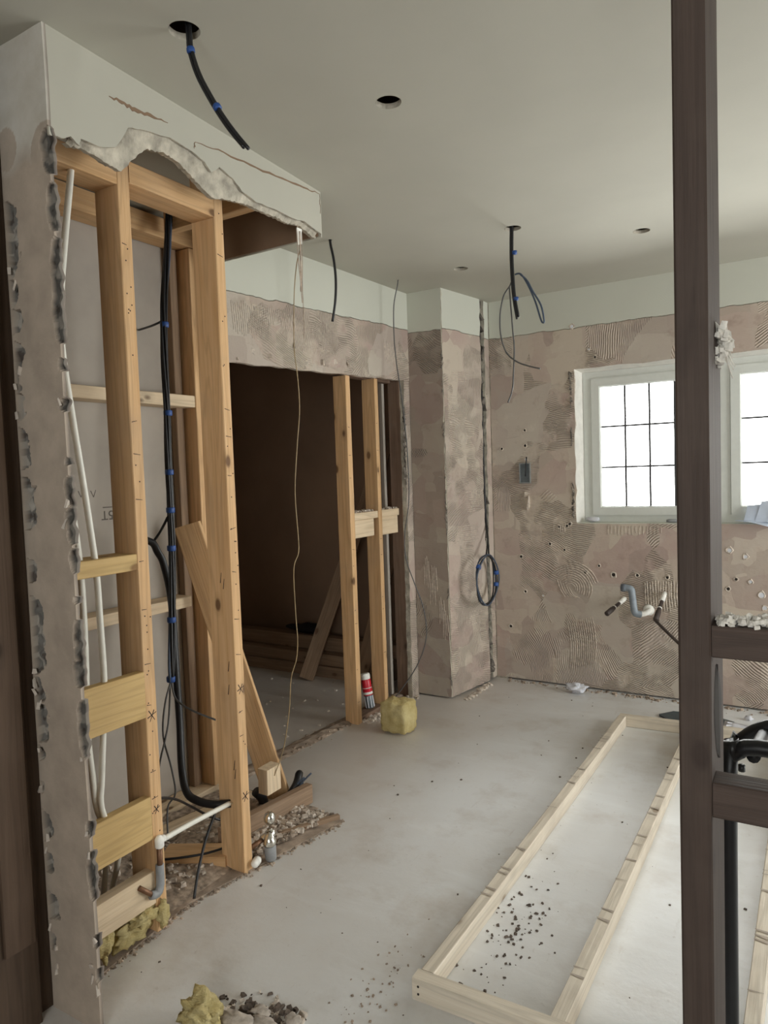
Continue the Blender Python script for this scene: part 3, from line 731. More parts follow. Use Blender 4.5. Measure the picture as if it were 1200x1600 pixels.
for k in range(420):
    x = rs.uniform(-.125, .25); h = .006+.020*max(0, noise.noise(V((x*26, .3, 2)))+.25) + (.012 if x > -.055 else 0)
    b.chip((x, PY0+rs.uniform(.012, .056), 1.114+rs.uniform(0, h)), rs.uniform(.002, .0065), .005, rs.uniform(.002, .005), 0, rs)
o = tag(b.build('plaster_rubble', M['pale_fluff']), 'heap of broken plaster lying on the upper crosspiece of the near dark stud', 'rubble', None, 'stuff')

# ------------------------------------------------------------------ timber ladder frame on the floor
fr = thing('timber_ladder', (-.5, 2.6, 0), 'pale sawn timber frame with long rails lying flat on the concrete floor', 'frame')
for x0, x1, dx in ((-.880, -.842, .004), (-.538, -.500, -.006), (-.146, -.108, 0)):
    timber('rail', ((x0+x1)/2, 1.548, .0295), ((x0+x1)/2+dx, 3.694, .0280), x1-x0, .057, M['sawn_pine'], fr, (1, 0, 0), bow=.003)
timber('end_piece', (-.886, 1.527, .0295), (.25, 1.548, .0295), .040, .059, M['sawn_pine'], fr, (0, 1, 0))
timber('end_piece', (-.874, 3.714, .0285), (.25, 3.775, .0285), .037, .056, M['sawn_pine'], fr, (0, 1, 0))
b = MB()
for x, z in ((-.868, .02), (-.868, .04), (-.52, .02)): b.lathe((x, 1.5075, z), (0, -1, 0), [(0, .003), (.0015, .003)], 8)
b.build('screw_head', M['ink'], fr)['kind'] = 'stuff'
b = MB(); rs = random.Random(4)
for xr in (-.861, -.52, -.127):
    for k in range(16):
        y = rs.uniform(1.62, 3.6); wd = rs.uniform(.010, .03)
        b.add([(xr-.018, y, .0588), (xr+.018, y+rs.uniform(-.01, .01), .0588), (xr+.0185, y+.004, .0588), (xr-.018, y+.005, .0588)], [(0, 1, 2, 3)])
o = b.build('saw_mark', m_plain('saw_line', (0.42, 0.36, 0.30), .9), fr); o['kind'] = 'stuff'

# ------------------------------------------------------------------ loose timber
tag(timber('loose_board', (-1.915, 2.215, .004), (-2.165, 2.02, 1.17), .105, .028, M['pine'], None, (.86, .5, 0)), 'brown pine board leaning diagonally behind the front stud of the niche', 'board')
blk = tag(tbox('wood_block', -1.862, -1.813, 2.035, 2.115, .118, .217, M['pale_pine']), 'small pale wood block fixed low on the leaning brown board, a thin wire in it', 'block')
tag(timber('timber_offcut', (-1.835, 1.80, .052), (-1.79, 2.262, .043), .036, .078, M['old_wood'], None, (1, 0, 0)), 'short rough timber lying in the rubble beyond the front stud', 'timber')
tag(timber('timber_offcut', (-1.965, 1.655, .024), (-1.765, 1.765, .024), .095, .046, M['pine'], None, (-.48, .87, 0)), 'short pine timber lying on the niche floor between the two front studs', 'timber')
tag(timber('timber_batten', (-2.11, 1.74, .030), (-2.02, 2.16, .034), .05, .024, M['pale_pine'], None, (1, 0, 0)), 'pale batten lying on the rubble at the back of the niche', 'batten')
tag(timber('plank_offcut', (-1.72, 1.98, .012), (-1.60, 2.20, .012), .022, .020, M['old_wood'], None, (1, 0, 0)), 'thin brown lath half buried in the rubble next to the short rough timber', 'lath')
# inside the unlit room
tag(timber('loose_board', (-2.885, 3.665, .01), (-2.44, 4.06, 1.56), .095, .04, M['old_wood'], None, (.9, .43, 0)), 'long brown board leaning in the dark room, left of the slim studs', 'board')
tag(timber('loose_board', (-2.50, 3.72, .01), (-2.36, 4.08, 1.10), .085, .034, M['old_wood'], None, (.9, .43, 0)), 'shorter brown board leaning in the dark room, seen between the slim studs', 'board')
for k, (y0, y1, z0, z1, x0, lab) in enumerate((
        (3.76, 3.95, 0, .075, -4.3, 'lowest brown timber of the stack along the dark room wall'),
        (3.78, 3.92, .077, .150, -4.25, 'middle brown timber of the stack along the dark room wall'),
        (3.86, 3.95, .152, .245, -4.35, 'topmost brown timber of the stack along the dark room wall'))):
    tag(tbox('timber_plank', x0, -2.34+.03*k, y0, y1, z0, z1, M['old_wood']), lab, 'timber', 'timbers stacked in the dark room')
def lump(name, c, sx, sy, sz, mat, seed=0, rough=.35, n=3, parent=None, freq=1.6, boxy=0.0, flatz=True):
    bm = bmesh.new(); bmesh.ops.create_icosphere(bm, subdivisions=n, radius=1)
    for v in bm.verts:
        p = v.co.copy()
        if boxy:
            mx = max(abs(p.x), abs(p.y), abs(p.z)); q = p/mx; p = p.lerp(q, boxy)
        k = 1+rough*noise.noise(p*freq+V((seed*3.1, seed*1.7, seed)))+rough*.4*noise.noise(p*freq*3.3+V((seed, seed*2, 0)))
        p = p*k; v.co = V((p.x*sx, p.y*sy, p.z*sz))
    mz = min(v.co.z for v in bm.verts)
    me = bpy.data.meshes.new(name); bm.to_mesh(me); bm.free()
    loc = V(c)
    if flatz: loc.z -= mz
    return link(name, me, mat, parent, Matrix.Translation(loc), True)
tag(lump('black_bag', (-3.05, 3.905, .245), .16, .04, .035, M['tube'], 4), 'small black bag lying on top of the timber stack in the dark room', 'bag')

# ------------------------------------------------------------------ insulation
tag(lump('insulation_block', (-1.862, 3.125, 0), .078, .070, .082, M['wool'], 2, .10, 4, freq=2.4, boxy=.80), 'yellow insulation block standing on the floor at the foot of the slim studs', 'insulation')
wl = thing('insulation_roll', (-1.70, 1.28, 0), 'crumpled yellow insulation stuffed under the bottom rail of the front stud frame', 'insulation')
lump('wool_tuft', (-1.690, 1.190, .015), .028, .026, .062, M['wool'], 5, .5, 4, wl, 2.0)
lump('wool_tuft', (-1.700, 1.285, .01), .034, .070, .040, M['wool'], 7, .6, 4, wl, 2.4)
lump('wool_tuft', (-1.672, 1.318, .055), .026, .046, .024, M['wool'], 9, .6, 4, wl, 2.6)
lump('wool_tuft', (-1.650, 1.372, .030), .016, .018, .038, M['wool'], 12, .5, 3, wl, 2.2)
tag(lump('insulation_scrap', (-1.285, 1.165, 0), .055, .045, .036, M['wool'], 21, .7, 4, freq=1.9), 'torn scrap of yellow insulation beside the broken plaster at the bottom edge', 'insulation')

# ------------------------------------------------------------------ pipes in the niche
def pipe(name, pts, r, mat, label, cat, n=10, sub=5, group=None):
    b = MB(); b.tube(pts, r, n, sub); return tag(b.build(name, mat, None, True, origin=pts[0]), label, cat, group)
XP = -1.685
pipe('white_pipe', [(XP, 1.231, 2.280), (XP, 1.231, 2.201), (XP, 1.202, 2.015), (XP, 1.178, 1.849), (XP, 1.171, 1.712), (XP, 1.190, 1.526), (XP, 1.210, 1.360), (XP, 1.225, 1.223), (XP, 1.236, 1.105), (XP, 1.239, 0.968), (XP, 1.241, 0.812), (XP, 1.231, 0.685), (XP, 1.216, 0.538), (XP, 1.210, 0.450), (XP-.01, 1.262, .32), (-1.75, 1.30, .24), (-1.80, 1.325, .17), (-1.86, 1.34, .05)], .0088, M['white_pipe'], 'white plastic pipe in the stud frame, further from the plaster strip, bowed at top', 'pipe')
pipe('white_pipe', [(XP-.015, 1.181, 2.280), (XP-.015, 1.177, 2.182), (XP-.015, 1.150, 1.937), (XP-.015, 1.147, 1.692), (XP-.015, 1.160, 1.497), (XP-.015, 1.179, 1.321), (XP-.015, 1.196, 1.154), (XP-.015, 1.200, 1.008), (XP-.015, 1.197, 0.841), (XP-.012, 1.188, 0.675), (XP-.012, 1.196, 0.548), (XP-.015, 1.209, 0.440), (XP-.04, 1.27, .33), (-1.79, 1.30, .28), (-1.85, 1.31, .05)], .0088, M['white_pipe'], 'white plastic pipe in the stud frame, hugging the chipped plaster strip', 'pipe')
# copper riser with white capped elbow, feeding a white pipe to the far stud
rs_ = thing('copper_riser', (-1.645, 1.388, .12), 'brown copper riser with grey elbow and white pipe fixed to the front stud', 'pipe')
b = MB(); b.tube([(-1.648, 1.366, .19), (-1.648, 1.369, .29)], .0085, 10, 1); b.build('copper_length', M['copper'], rs_, True)
b = MB(); b.tube([(-1.648, 1.366, .225), (-1.648, 1.364, .165), (-1.648, 1.352, .145), (-1.650, 1.330, .150)], .0125, 12, 3); b.build('elbow', M['grey_plastic'], rs_, True)
b = MB(); b.tube([(-1.650, 1.335, .150), (-1.651, 1.312, .172), (-1.664, 1.300, .185)], .0075, 10, 3); b.build('copper_stub', M['copper'], rs_, True)
b = MB(); b.lathe((-1.648, 1.369, .275), (0, 0, 1), [(0, .011), (.004, .0135), (.026, .0135), (.032, .010), (.036, .006)], 14); b.lathe((-1.648, 1.368, .296), (-.2, 1, -.1), [(0, .010), (.020, .0110), (.024, .009)], 12); b.build('cap', M['ptfe'], rs_, True)
b = MB(); b.tube([(-1.648, 1.388, .293), (-1.680, 1.526, .271), (-1.712, 1.731, .242)], .0082, 10, 4); b.build('white_length', M['white_pipe'], rs_, True)
# valve lying in the rubble
vv = thing('pipe_valve', (-1.63, 1.85, 0), 'chrome pipe valve with grey cap lying in the rubble by the front stud', 'valve')
b = MB(); b.lathe((-1.640, 1.842, .008), (.05, -.12, 1), [(0, .018), (.004, .020), (.052, .021), (.056, .019)], 18); b.build('grey_cap', M['grey_plastic'], vv, True)
b = MB(); b.lathe((-1.637, 1.835, .064), (.05, -.1, 1), [(0, .021), (.006, .0235), (.022, .0235), (.028, .018), (.044, .012)], 16)
b.lathe((-1.66, 1.82, .085), (.4, .9, .25), [(0, .013), (.02, .013), (.024, .017), (.045, .017), (.05, .011)], 14); b.build('valve_body', M['steel'], vv, True)
b = MB(); b.lathe((-1.664, 1.868, .118), (0, .1, 1), [(0, .013), (.008, .019), (.02, .021), (.034, .017), (.042, .008)], 16); b.build('handle', M['steel'], vv, True)
b = MB(); b.tube([(-1.655, 1.815, .085), (-1.672, 1.775, .072)], .0085, 10, 1); b.build('copper_stub', M['copper'], vv, True)
b = MB(); b.lathe((-1.655, 1.792, .028), (.25, -.6, .05), [(0, .012), (.01, .015), (.013, .011), (.023, .015), (.026, .011), (.036, .014), (.044, .008)], 12); b.build('white_fitting', M['ptfe'], vv, True)

# ------------------------------------------------------------------ cables in the niche
cb = thing('cable_bundle', (-2.06, 1.93, 2.4), 'thick bundle of black cables with blue tape dropping down the niche', 'cables')
base = [(-2.10, 1.95, 2.46), (-2.10, 1.944, 2.38), (-2.09, 1.914, 2.195), (-2.08, 1.880, 1.997), (-2.07, 1.864, 1.805), (-2.06, 1.855, 1.614), (-2.05, 1.839, 1.423), (-2.04, 1.826, 1.257), (-2.03, 1.812, 1.093), (-2.02, 1.788, .860), (-2.0, 1.756, .691), (-2.0, 1.751, .622)]
for k in range(6):
    rr = random.Random(k); a = k*math.pi/3
    pts = [V(p)+V((.0075*math.cos(a+i*.5), .0095*math.sin(a+i*.5), 0))*(1.0+.35*math.sin(i*1.3+k)) for i, p in enumerate(base[: len(base) if k < 3 else 9+k % 2])]
    b = MB(); b.tube(pts, .0052 if k < 3 else .0048, 8, 5); b.build('cable', M['black'] if k else M['bluegrey'], cb, True)
for zt in (1.93, 1.60, 1.38, 1.24, 1.10, .84, .63):
    i = next(i for i in range(len(base)-1) if base[i+1][2] <= zt); t = (base[i][2]-zt)/(base[i][2]-base[i+1][2])
    p = V(base[i]).lerp(V(base[i+1]), t); b = MB(); b.lathe(p-V((0, 0, .009)), (0.03, 0, 1), [(0, .0145), (.003, .016), (.017, .016), (.02, .0145)], 12); b.build('blue_tape', M['blue'], cb, True)
for nm, pts in (('tail', [(-2.0, 1.751, .622), (-2.0, 1.719, .549), (-2.0, 1.703, .437), (-2.0, 1.733, .308), (-2.02, 1.762, .196), (-2.05, 1.749, .142), (-2.0, 1.70, .05)]),
                ('tail', [(-2.0, 1.748, .623), (-2.0, 1.729, .475), (-1.98, 1.666, .36), (-1.97, 1.64, .30)]),
                ('tail', [(-2.0, 1.754, .621), (-1.97, 1.744, .564), (-1.87, 1.724, .543), (-1.765, 1.736, .52)])):
    b = MB(); b.tube(pts, .0034, 7, 5); b.build(nm, M['greycable'], cb, True)
pipe('cable_branch', [(-2.075, 1.875, 1.99), (-2.09, 1.883, 1.955), (-2.15, 1.888, 1.942), (-2.30, 1.945, 1.952)], .0042, M['black'], 'short black cable branching from the bundle into the grey board', 'cable')
pipe('cable_branch', [(-2.04, 1.822, 1.26), (-2.04, 1.814, 1.223), (-2.07, 1.804, 1.169), (-2.10, 1.79, 1.125)], .0048, M['black'], 'black cable branching from the bundle to the elbow behind the front stud', 'cable')
pipe('black_conduit', [(-2.12, 1.75, 1.14), (-2.10, 1.785, 1.122), (-2.09, 1.798, 1.088), (-2.08, 1.816, 1.038), (-2.04, 1.808, .902), (-2.0, 1.778, .674), (-1.97, 1.756, .471), (-1.93, 1.719, .327), (-1.88, 1.691, .260), (-1.83, 1.696, .237), (-1.76, 1.702, .238), (-1.712, 1.731, .240)], .0135, M['black'], 'thick black conduit curving down the niche and into the front stud', 'conduit', 12, 6)
pipe('loose_cable', [(-1.70, 1.40, .39), (-1.70, 1.423, .390), (-1.75, 1.528, .331), (-1.80, 1.638, .248), (-1.82, 1.742, .162), (-1.80, 1.79, .13)], .0042, M['black'], 'black cable looping from the first stud across the niche rubble', 'cable')
pipe('loose_cable', [(-1.745, 1.69, .24), (-1.74, 1.687, .225), (-1.72, 1.619, .167), (-1.70, 1.561, .094), (-1.68, 1.518, .028)], .0046, M['black'], 'straight black cable hanging from the far stud to the dusty floor', 'cable')
pipe('loose_cable', [(-1.98, 1.62, .04), (-1.93, 1.60, .05), (-1.86, 1.64, .056), (-1.80, 1.70, .058), (-1.77, 1.79, .052)], .0042, M['black'], 'black cable lying in a curve on the niche rubble', 'cable')
b = MB()
b.tube([(-1.86, 2.22, .03), (-1.845, 2.25, .075), (-1.87, 2.30, .09), (-1.90, 2.33, .06), (-1.90, 2.34, .02)], .017, 10, 5)
tag(b.build('black_hose', M['tube'], None, True, origin=(-1.86, 2.27, 0)), 'bent stub of black hose behind the short rough timber', 'hose')
for k, lab in ((0, 'blue grey cable end poking up beside the black hose stub, the longer one'), (1, 'blue grey cable end poking up beside the black hose stub, the shorter one')):
    pipe('cable_end', [(-1.85-.012*k, 2.23, .02), (-1.825-.012*k, 2.25-.01*k, .075), (-1.79-.02*k, 2.28-.02*k, .118-.014*k)], .0035, M['bluegrey'], lab, 'cable')
b = MB(); b.tube([(-1.93, 2.14, .0), (-1.92, 2.12, .05), (-1.925, 2.09, .09)], .02, 12, 4)
tag(b.build('black_hose', M['tube'], None, True, origin=(-1.93, 2.12, 0)), 'black hose mouth between the front stud and the leaning board foot', 'hose')

# ------------------------------------------------------------------ cables hanging from the ceiling
c1 = thing('ceiling_cable', (-1.262, 1.245, 2.40), 'twin black cable hanging from the nearest ceiling hole, above the broken bulkhead', 'cable')
for o_, end in ((0, (-1.082, 1.245, 2.084)), (.009, (-1.095, 1.245, 2.090))):
    b = MB(); b.tube([(x-o_, y, z) for x, y, z in ((-1.250, 1.25, 2.46), (-1.243, 1.245, 2.384), (-1.240, 1.245, 2.347), (-1.220, 1.245, 2.289), (-1.187, 1.245, 2.229), (-1.154, 1.245, 2.177), (-1.122, 1.245, 2.133))]+[end], .0044, 8, 5); b.build('cable', M['black'], c1, True)
for p, d in (((-1.2445, 1.245, 2.350), (.1, 0, -1)), ((-1.170, 1.245, 2.199), (.55, 0, -.83))):
    b = MB(); b.lathe(V(p)-V(d).normalized()*.006, d, [(0, .0085), (.002, .0098), (.011, .0098), (.013, .0085)], 10); b.build('blue_tape', M['blue'], c1, True)
pipe('ceiling_cable', [(-1.857, 2.659, 2.46), (-1.857, 2.659, 2.39), (-1.842, 2.66, 2.31), (-1.835, 2.66, 2.22), (-1.842, 2.66, 2.13), (-1.862, 2.66, 2.04)], .0058, M['black'], 'short single black cable hanging from the ceiling by the bulkhead end', 'cable', 8)
pipe('ceiling_cable', [(-1.952, 3.428, 2.46), (-1.955, 3.428, 2.385), (-1.985, 3.43, 2.27), (-1.99, 3.43, 2.09), (-1.98, 3.43, 1.95), (-1.962, 3.43, 1.82), (-1.942, 3.43, 1.64), (-1.93, 3.43, 1.44), (-1.93, 3.43, 1.20), (-1.965, 3.43, 1.00), (-1.965, 3.44, .86), (-1.92, 3.45, .72), (-1.875, 3.46, .58), (-1.865, 3.46, .42), (-1.92, 3.44, .26), (-2.03, 3.42, .10), (-2.10, 3.40, .012)], .0031, M['greycable'], 'long thin grey cable hanging from ceiling to floor in front of the pier', 'cable', 7)
c4 = thing('ceiling_cable', (-1.134, 3.02, 2.40), 'black cable cluster with two side loops hanging from the hole before the window wall', 'cable')
def y3(px, py):   # helper for this cluster: metres to the right of and below its ceiling hole
    return (-1.134+px, 3.02, 2.40-py)
for o_ in (0, .008):
    b = MB(); b.tube([(-1.134-o_, 3.02, 2.47), y3(-.001-o_, .0), y3(-.004-o_, .13), y3(.002-o_, .28), y3(.018-o_, .385+o_)], .0052, 8, 5); b.build('cable', M['black'], c4, True)
for p in (y3(.006, .105), y3(.008, .305)):
    b = MB(); b.lathe(V(p)-V((0, 0, .007)), (0, 0, 1), [(0, .011), (.014, .011)], 10); b.build('blue_tape', M['blue'], c4, True)
b = MB(); b.tube([y3(-.008, .22), y3(-.02, .245), y3(-.035, .262), y3(-.052, .29), y3(-.068, .36), y3(-.068, .45), y3(-.045, .53), y3(.0, .575), y3(.05, .60), y3(.11, .62)], .0034, 7, 5); b.build('loop', M['greycable'], c4, True)
b = MB(); b.tube([y3(-.022, .245), y3(-.018, .32), y3(-.010, .45), y3(-.006, .52), y3(-.012, .62), y3(-.020, .70), y3(-.042, .755)], .0034, 7, 5); b.build('loop', M['greycable'], c4, True)
b = MB(); b.tube([y3(.006, .20), y3(.018, .198), y3(.035, .205), y3(.062, .25), y3(.095, .33), y3(.118, .41), y3(.128, .425), y3(.132, .415), y3(.120, .35), y3(.085, .285), y3(.06, .235), y3(.030, .203)], .0040, 7, 5); b.build('loop', M['bluegrey'], c4, True)
# thin wire from the bulkhead corner down to the pale block
pipe('thin_wire', [(-1.582, 2.075, 2.24), (-1.585, 2.084, 2.180), (-1.600, 2.077, 2.120), (-1.620, 2.082, 2.033), (-1.630, 2.083, 1.920), (-1.640, 2.092, 1.806), (-1.645, 2.111, 1.715), (-1.650, 2.121, 1.598), (-1.660, 2.109, 1.455), (-1.670, 2.099, 1.288), (-1.680, 2.120, 1.117), (-1.680, 2.116, 1.056), (-1.690, 2.097, .997), (-1.700, 2.110, .822), (-1.700, 2.115, .722), (-1.710, 2.115, .646), (-1.730, 2.103, .572), (-1.750, 2.108, .442), (-1.790, 2.111, .281), (-1.813, 2.076, .182)], .0019, M['tan_wire'], 'thin tan wire wavering from the bulkhead corner down to the pale block', 'wire', 6)
sc = thing('torn_tape', (-1.572, 2.07, 2.245), 'torn strip of scrim tape dangling from the broken bulkhead edge', 'tape')
tx, ty, tz = .040, -.035, -.017
def tp(L): return [(x+tx, y+ty, z+tz) for x, y, z in L]
b = MB(); b.add(tp([(-1.615, 2.088, 2.25), (-1.615, 2.116, 2.25), (-1.618, 2.120, 2.20), (-1.618, 2.092, 2.19), (-1.618, 2.088, 2.25), (-1.618, 2.116, 2.25), (-1.621, 2.120, 2.20), (-1.621, 2.092, 2.19)]), [(0,1,2,3), (4,7,6,5), (0,4,5,1), (1,5,6,2), (2,6,7,3), (3,7,4,0)]); b.build('paper_scrap', M['ptfe'], sc)
for k, (pts, r) in enumerate((([(-1.617, 2.094, 2.26), (-1.620, 2.094, 2.16), (-1.622, 2.104, 2.08), (-1.620, 2.108, 1.99)], .0035), ([(-1.617, 2.116, 2.24), (-1.620, 2.118, 2.14), (-1.620, 2.112, 2.06), (-1.622, 2.116, 1.98), (-1.620, 2.112, 1.90), (-1.620, 2.108, 1.86)], .0028), ([(-1.617, 2.105, 2.24), (-1.622, 2.11, 2.10), (-1.622, 2.106, 2.03)], .006))):
    b = MB(); b.tube(tp(pts), r, 6, 5, flat=.5); b.build('shred', M['scrim'] if k != 1 else M['rubble'], sc)
# coil on the pier
co = thing('cable_coil', (-1.70, 3.96, .53), 'round coil of black cable with blue tape hanging in the corner of the pier', 'cable coil')
for k in range(4):
    rr = .148+.006*(k % 2); ox = .006*k
    b = MB(); pts = [(-1.715+ox+.006*math.sin(3*a+k), 3.962+rr*math.sin(a)*(.94+.03*k), .682+rr*math.cos(a)) for a in [2*math.pi*i/28+.2*k for i in range(29)]]
    b.tube(pts, .0045, 7, 1, cap=False); b.build('turn', M['bluegrey'] if k % 2 else M['black'], co, True)
for a in (1.4, 1.9, -.9): 
    p = V((-1.706, 3.962+.15*math.sin(a), .682+.15*math.cos(a))); d = V((0, math.cos(a), -math.sin(a)))
    b = MB(); b.lathe(p-d*.012, d, [(0, .013), (.003, .0155), (.021, .0155), (.024, .013)], 10); b.build('blue_tape', M['blue'], co, True)
for k in (0, 1):
    b = MB(); b.tube([(-1.71+.01*k, 3.97+.02*k, .83), (-1.735, 4.06, .92), (-1.775, 4.13+.01*k, 1.05), (-1.785, 4.145, 1.4), (-1.785, 4.145, 1.9)], .0042, 7, 5); b.build('lead', M['black'], co, True)

# ------------------------------------------------------------------ things on the window wall
def bore(x, z, r, parent=wall_back, dark=True, y=YB):
    """a drilled-out hole: ragged rim of plaster round a disc that fills it"""
    b = MB(); n = 9; vs = []; rr = random.Random(int(x*1000)+int(z*977))
    for k in range(n):
        a = 2*math.pi*k/n; j = rr.uniform(.75, 1.3)
        for q, h in ((1.5*j, 0.0008), (1.12*j, -.0042*rr.uniform(.5, 1.3)), (.8, -.001), (.75, .008)):
            vs.append((x+math.cos(a)*r*q, y+h, z+math.sin(a)*r*q))
    fs = []
    for k in range(n):
        for q in range(3): fs.append((k*4+q, ((k+1) % n)*4+q, ((k+1) % n)*4+q+1, k*4+q+1))
    b.add(vs, fs); b.build('bore_rim', M['plaster_chip'], parent)
    b = MB(); b.lathe((x, y+.004, z), (0, -1, 0), [(0, r*.85), (.0055, r*.8), (.0058, r*.4)], 9); b.build('bore_disc', M['void'] if dark else M['rag'], parent)  # dark disc colour stands in for the shade inside the hole
BORES = [(-.401, .866, .014, 0), (-.324, .834, .012, 0), (-.249, .63, .018, 0), (-.371, .71, .009, 1), (-.234, .562, .014, 0), (-1.588, .795, .010, 1), (-1.565, .575, .009, 1), (-1.668, .345, .011, 1), (-1.400, .880, .009, 1), (-1.310, .845, .008, 1), (-1.45, .555, .007, 0), (-1.185, .713, .011, 1), (-1.020, .705, .013, 1), (-.885, .708, .010, 1), (-.722, .703, .010, 1), (-1.103, .755, .009, 1), (-1.275, 1.004, .010, 1), (-1.238, 2.18, .012, 0), (-1.105, 1.985, .008, 1), (-1.14, 2.035, .007, 0), (-1.545, 1.585, .008, 1), (-1.545, 1.49, .010, 1), (-1.70, 1.478, .009, 1), (-1.542, 1.405, .009, 0), (-1.34, .985, .008, 1), (-1.292, .992, .009, 1), (-.41, .655, .010, 1), (-.30, .70, .010, 0)]
for x, z, r, dk in BORES: bore(x, z, r, dark=bool(dk))
sk = thing('socket_box', (-1.545, YB, 1.25), 'empty metal socket box sunk in the window wall left of the window', 'socket box')
b = MB(); x0, x1, z0, z1 = -1.578, -1.518, 1.262, 1.376
b.box(x0, x1, YB-.004, YB+.001, z0, z1); b.build('box_back', M['galv'], sk)
b = MB()
for q in ((x0-.006, x0, z0-.006, z1+.006), (x1, x1+.005, z0-.006, z1+.006), (x0, x1, z1, z1+.005), (x0, x1, z0-.006, z0)): b.box(q[0], q[1], YB-.012, YB+.001, q[2], q[3])
b.build('box_rim', m_plain('zinc', (0.34, 0.36, 0.36), .5, .4), sk)
b = MB(); b.tube([(-1.545, YB-.006, 1.30), (-1.54, YB-.014, 1.34), (-1.535, YB-.008, 1.42)], .004, 6, 4); b.build('cable_stub', M['black'], sk, True)
b = MB(); b.chip((-1.528, YB-.004, 1.14), .022, .008, .045); b.chip((-1.545, YB-.004, 1.185), .018, .006, .02); b.chip((-1.53, YB-.003, 1.10), .014, .006, .02); b.build('gouged_plaster', M['plaster_chip'], wall_back)
# combed adhesive swirls and ridges that stand well proud
def ridges(lines, r=.0032, nm='adhesive_ridge', mat=None, parent=wall_back):
    b = MB()
    for ln in lines: b.tube(ln, lambda t, r=r: r*(.35+.65*math.sin(math.pi*min(max(t, .04), .96))**.5), 5, 3)
    o = b.build(nm, mat or M['plaster_chip'], parent, True); o['kind'] = 'stuff'
rs = random.Random(8)
sw = []
for k in range(11):
    R = .03+k*.0135
    sw.append([(-1.28+R*math.cos(a)*1.05+rs.uniform(-.002, .002), YB-.001, .61+R*math.sin(a)*1.0+rs.uniform(-.002, .002)) for a in [math.radians(d) for d in range(-25 if k < 8 else 15, 150 if k < 9 else 110, 16)]])
for k in range(5): sw.append([(-1.36+.018*k, YB-.001, .66-.01*k), (-1.34+.02*k, YB-.001, .60-.008*k), (-1.31+.022*k, YB-.001, .555)])
ridges(sw, .0034)
ridges([[(-.845+.0145*k+rs.uniform(-.003, .003), YB-.001, .69-rs.uniform(0, .02)), (-.845+.0145*k+rs.uniform(-.004, .004), YB-.001, .60), (-.84+.0145*k, YB-.001, .52+rs.uniform(-.02, .02))] for k in range(16)], .0040)
ridges([[(-1.33+.02*k*.9+.16*math.sin(t*1.2)*0, YB-.001, .42-.035*t) for t in range(0, 7)] for k in range(0)], .003) if False else None
ridges([[(-1.30+.0125*k+.02*math.sin(t*.45), YB-.001, .40-.048*t+.004*k) for t in range(0, 7)] for k in range(13)], .0026)
ridges([[(-1.185+.0135*k, YB-.001, 1.0-.012*(k % 2)), (-1.185+.0135*k, YB-.001, .955)] for k in range(-14, -8)], .0034)
ridges([[(-1.05+.02*k+rs.uniform(-.004, .004), YB-.001, .995), (-1.05+.02*k, YB-.001, .955-rs.uniform(0, .02))] for k in range(0, 16)], .0030)
ridges([[(-1.46+.012*k, YB-.001, 1.17-.011*k), (-1.40+.012*k, YB-.001, 1.215-.011*k)] for k in range(5)], .0034)
def pxx(y): return -1.772-(1-(y-3.718)/.41)*.066+.001
for z0, z1, y0, y1 in ((1.66, 1.80, 3.75, 3.86), (1.62, 1.66, 3.76, 3.84), (1.10, 1.24, 3.90, 4.08), (.92, 1.03, 3.76, 4.05), (.40, .50, 3.90, 4.06), (1.88, 1.96, 3.80, 4.0)):
    n = int((z1-z0)/.0115)
    ridges([[(pxx(y0), y0, z0+.0115*k+rs.uniform(-.002, .002)), (pxx((y0+y1)/2), (y0+y1)/2, z0+.0115*k+rs.uniform(-.004, .004)), (pxx(y1), y1-rs.uniform(0, .03), z0+.0115*k+rs.uniform(-.002, .002))] for k in range(n)], .0022, parent=pier)
for x0, z0 in ((-2.0, .70), (-1.95, .66), (-1.905, .47), (-1.885, .40), (-1.965, .60)):
    ridges([[(x0+.010*k, 3.711, z0+.12+rs.uniform(-.03, .03)), (x0+.010*k+.003, 3.711, z0+.05), (x0+.012*k, 3.711, z0-rs.uniform(0, .05))] for k in range(4)], .0020, parent=pier)
def lb(y, z): return (XBf(y)+.0005, y, z)
for y0, y1, z0, z1, step_ in ((2.28, 2.52, 1.96, 2.12, .0125), (2.62, 2.98, 2.0, 2.12, .013), (2.72, 3.02, 1.945, 1.995, .011), (3.45, 3.66, 1.95, 2.10, .0125), (2.42, 2.70, 2.03, 2.13, .014)):
    n = int((y1-y0)/step_)
    ridges([[lb(y0+step_*k, z1-rs.uniform(0, .03)), lb(y0+step_*k+.006, (z0+z1)/2), lb(y0+step_*k+.010, z0+rs.uniform(0, .03))] for k in range(n)], .0019, parent=wall_left)
b = MB()
for y, z, a in ((2.40, 1.905, .022), (2.50, 1.895, .018), (2.76, 1.895, .02), (2.88, 1.91, .024), (2.99, 1.925, .022), (3.10, 1.922, .018), (2.68, 1.962, .02), (2.30, 1.86, .012), (2.74, 1.87, .02)):
    b.chip((XBf(y)-.001, y, z), .004, a, a*.7)
b.build('plaster_patch', M['plaster_chip'], wall_left)['kind'] = 'stuff'
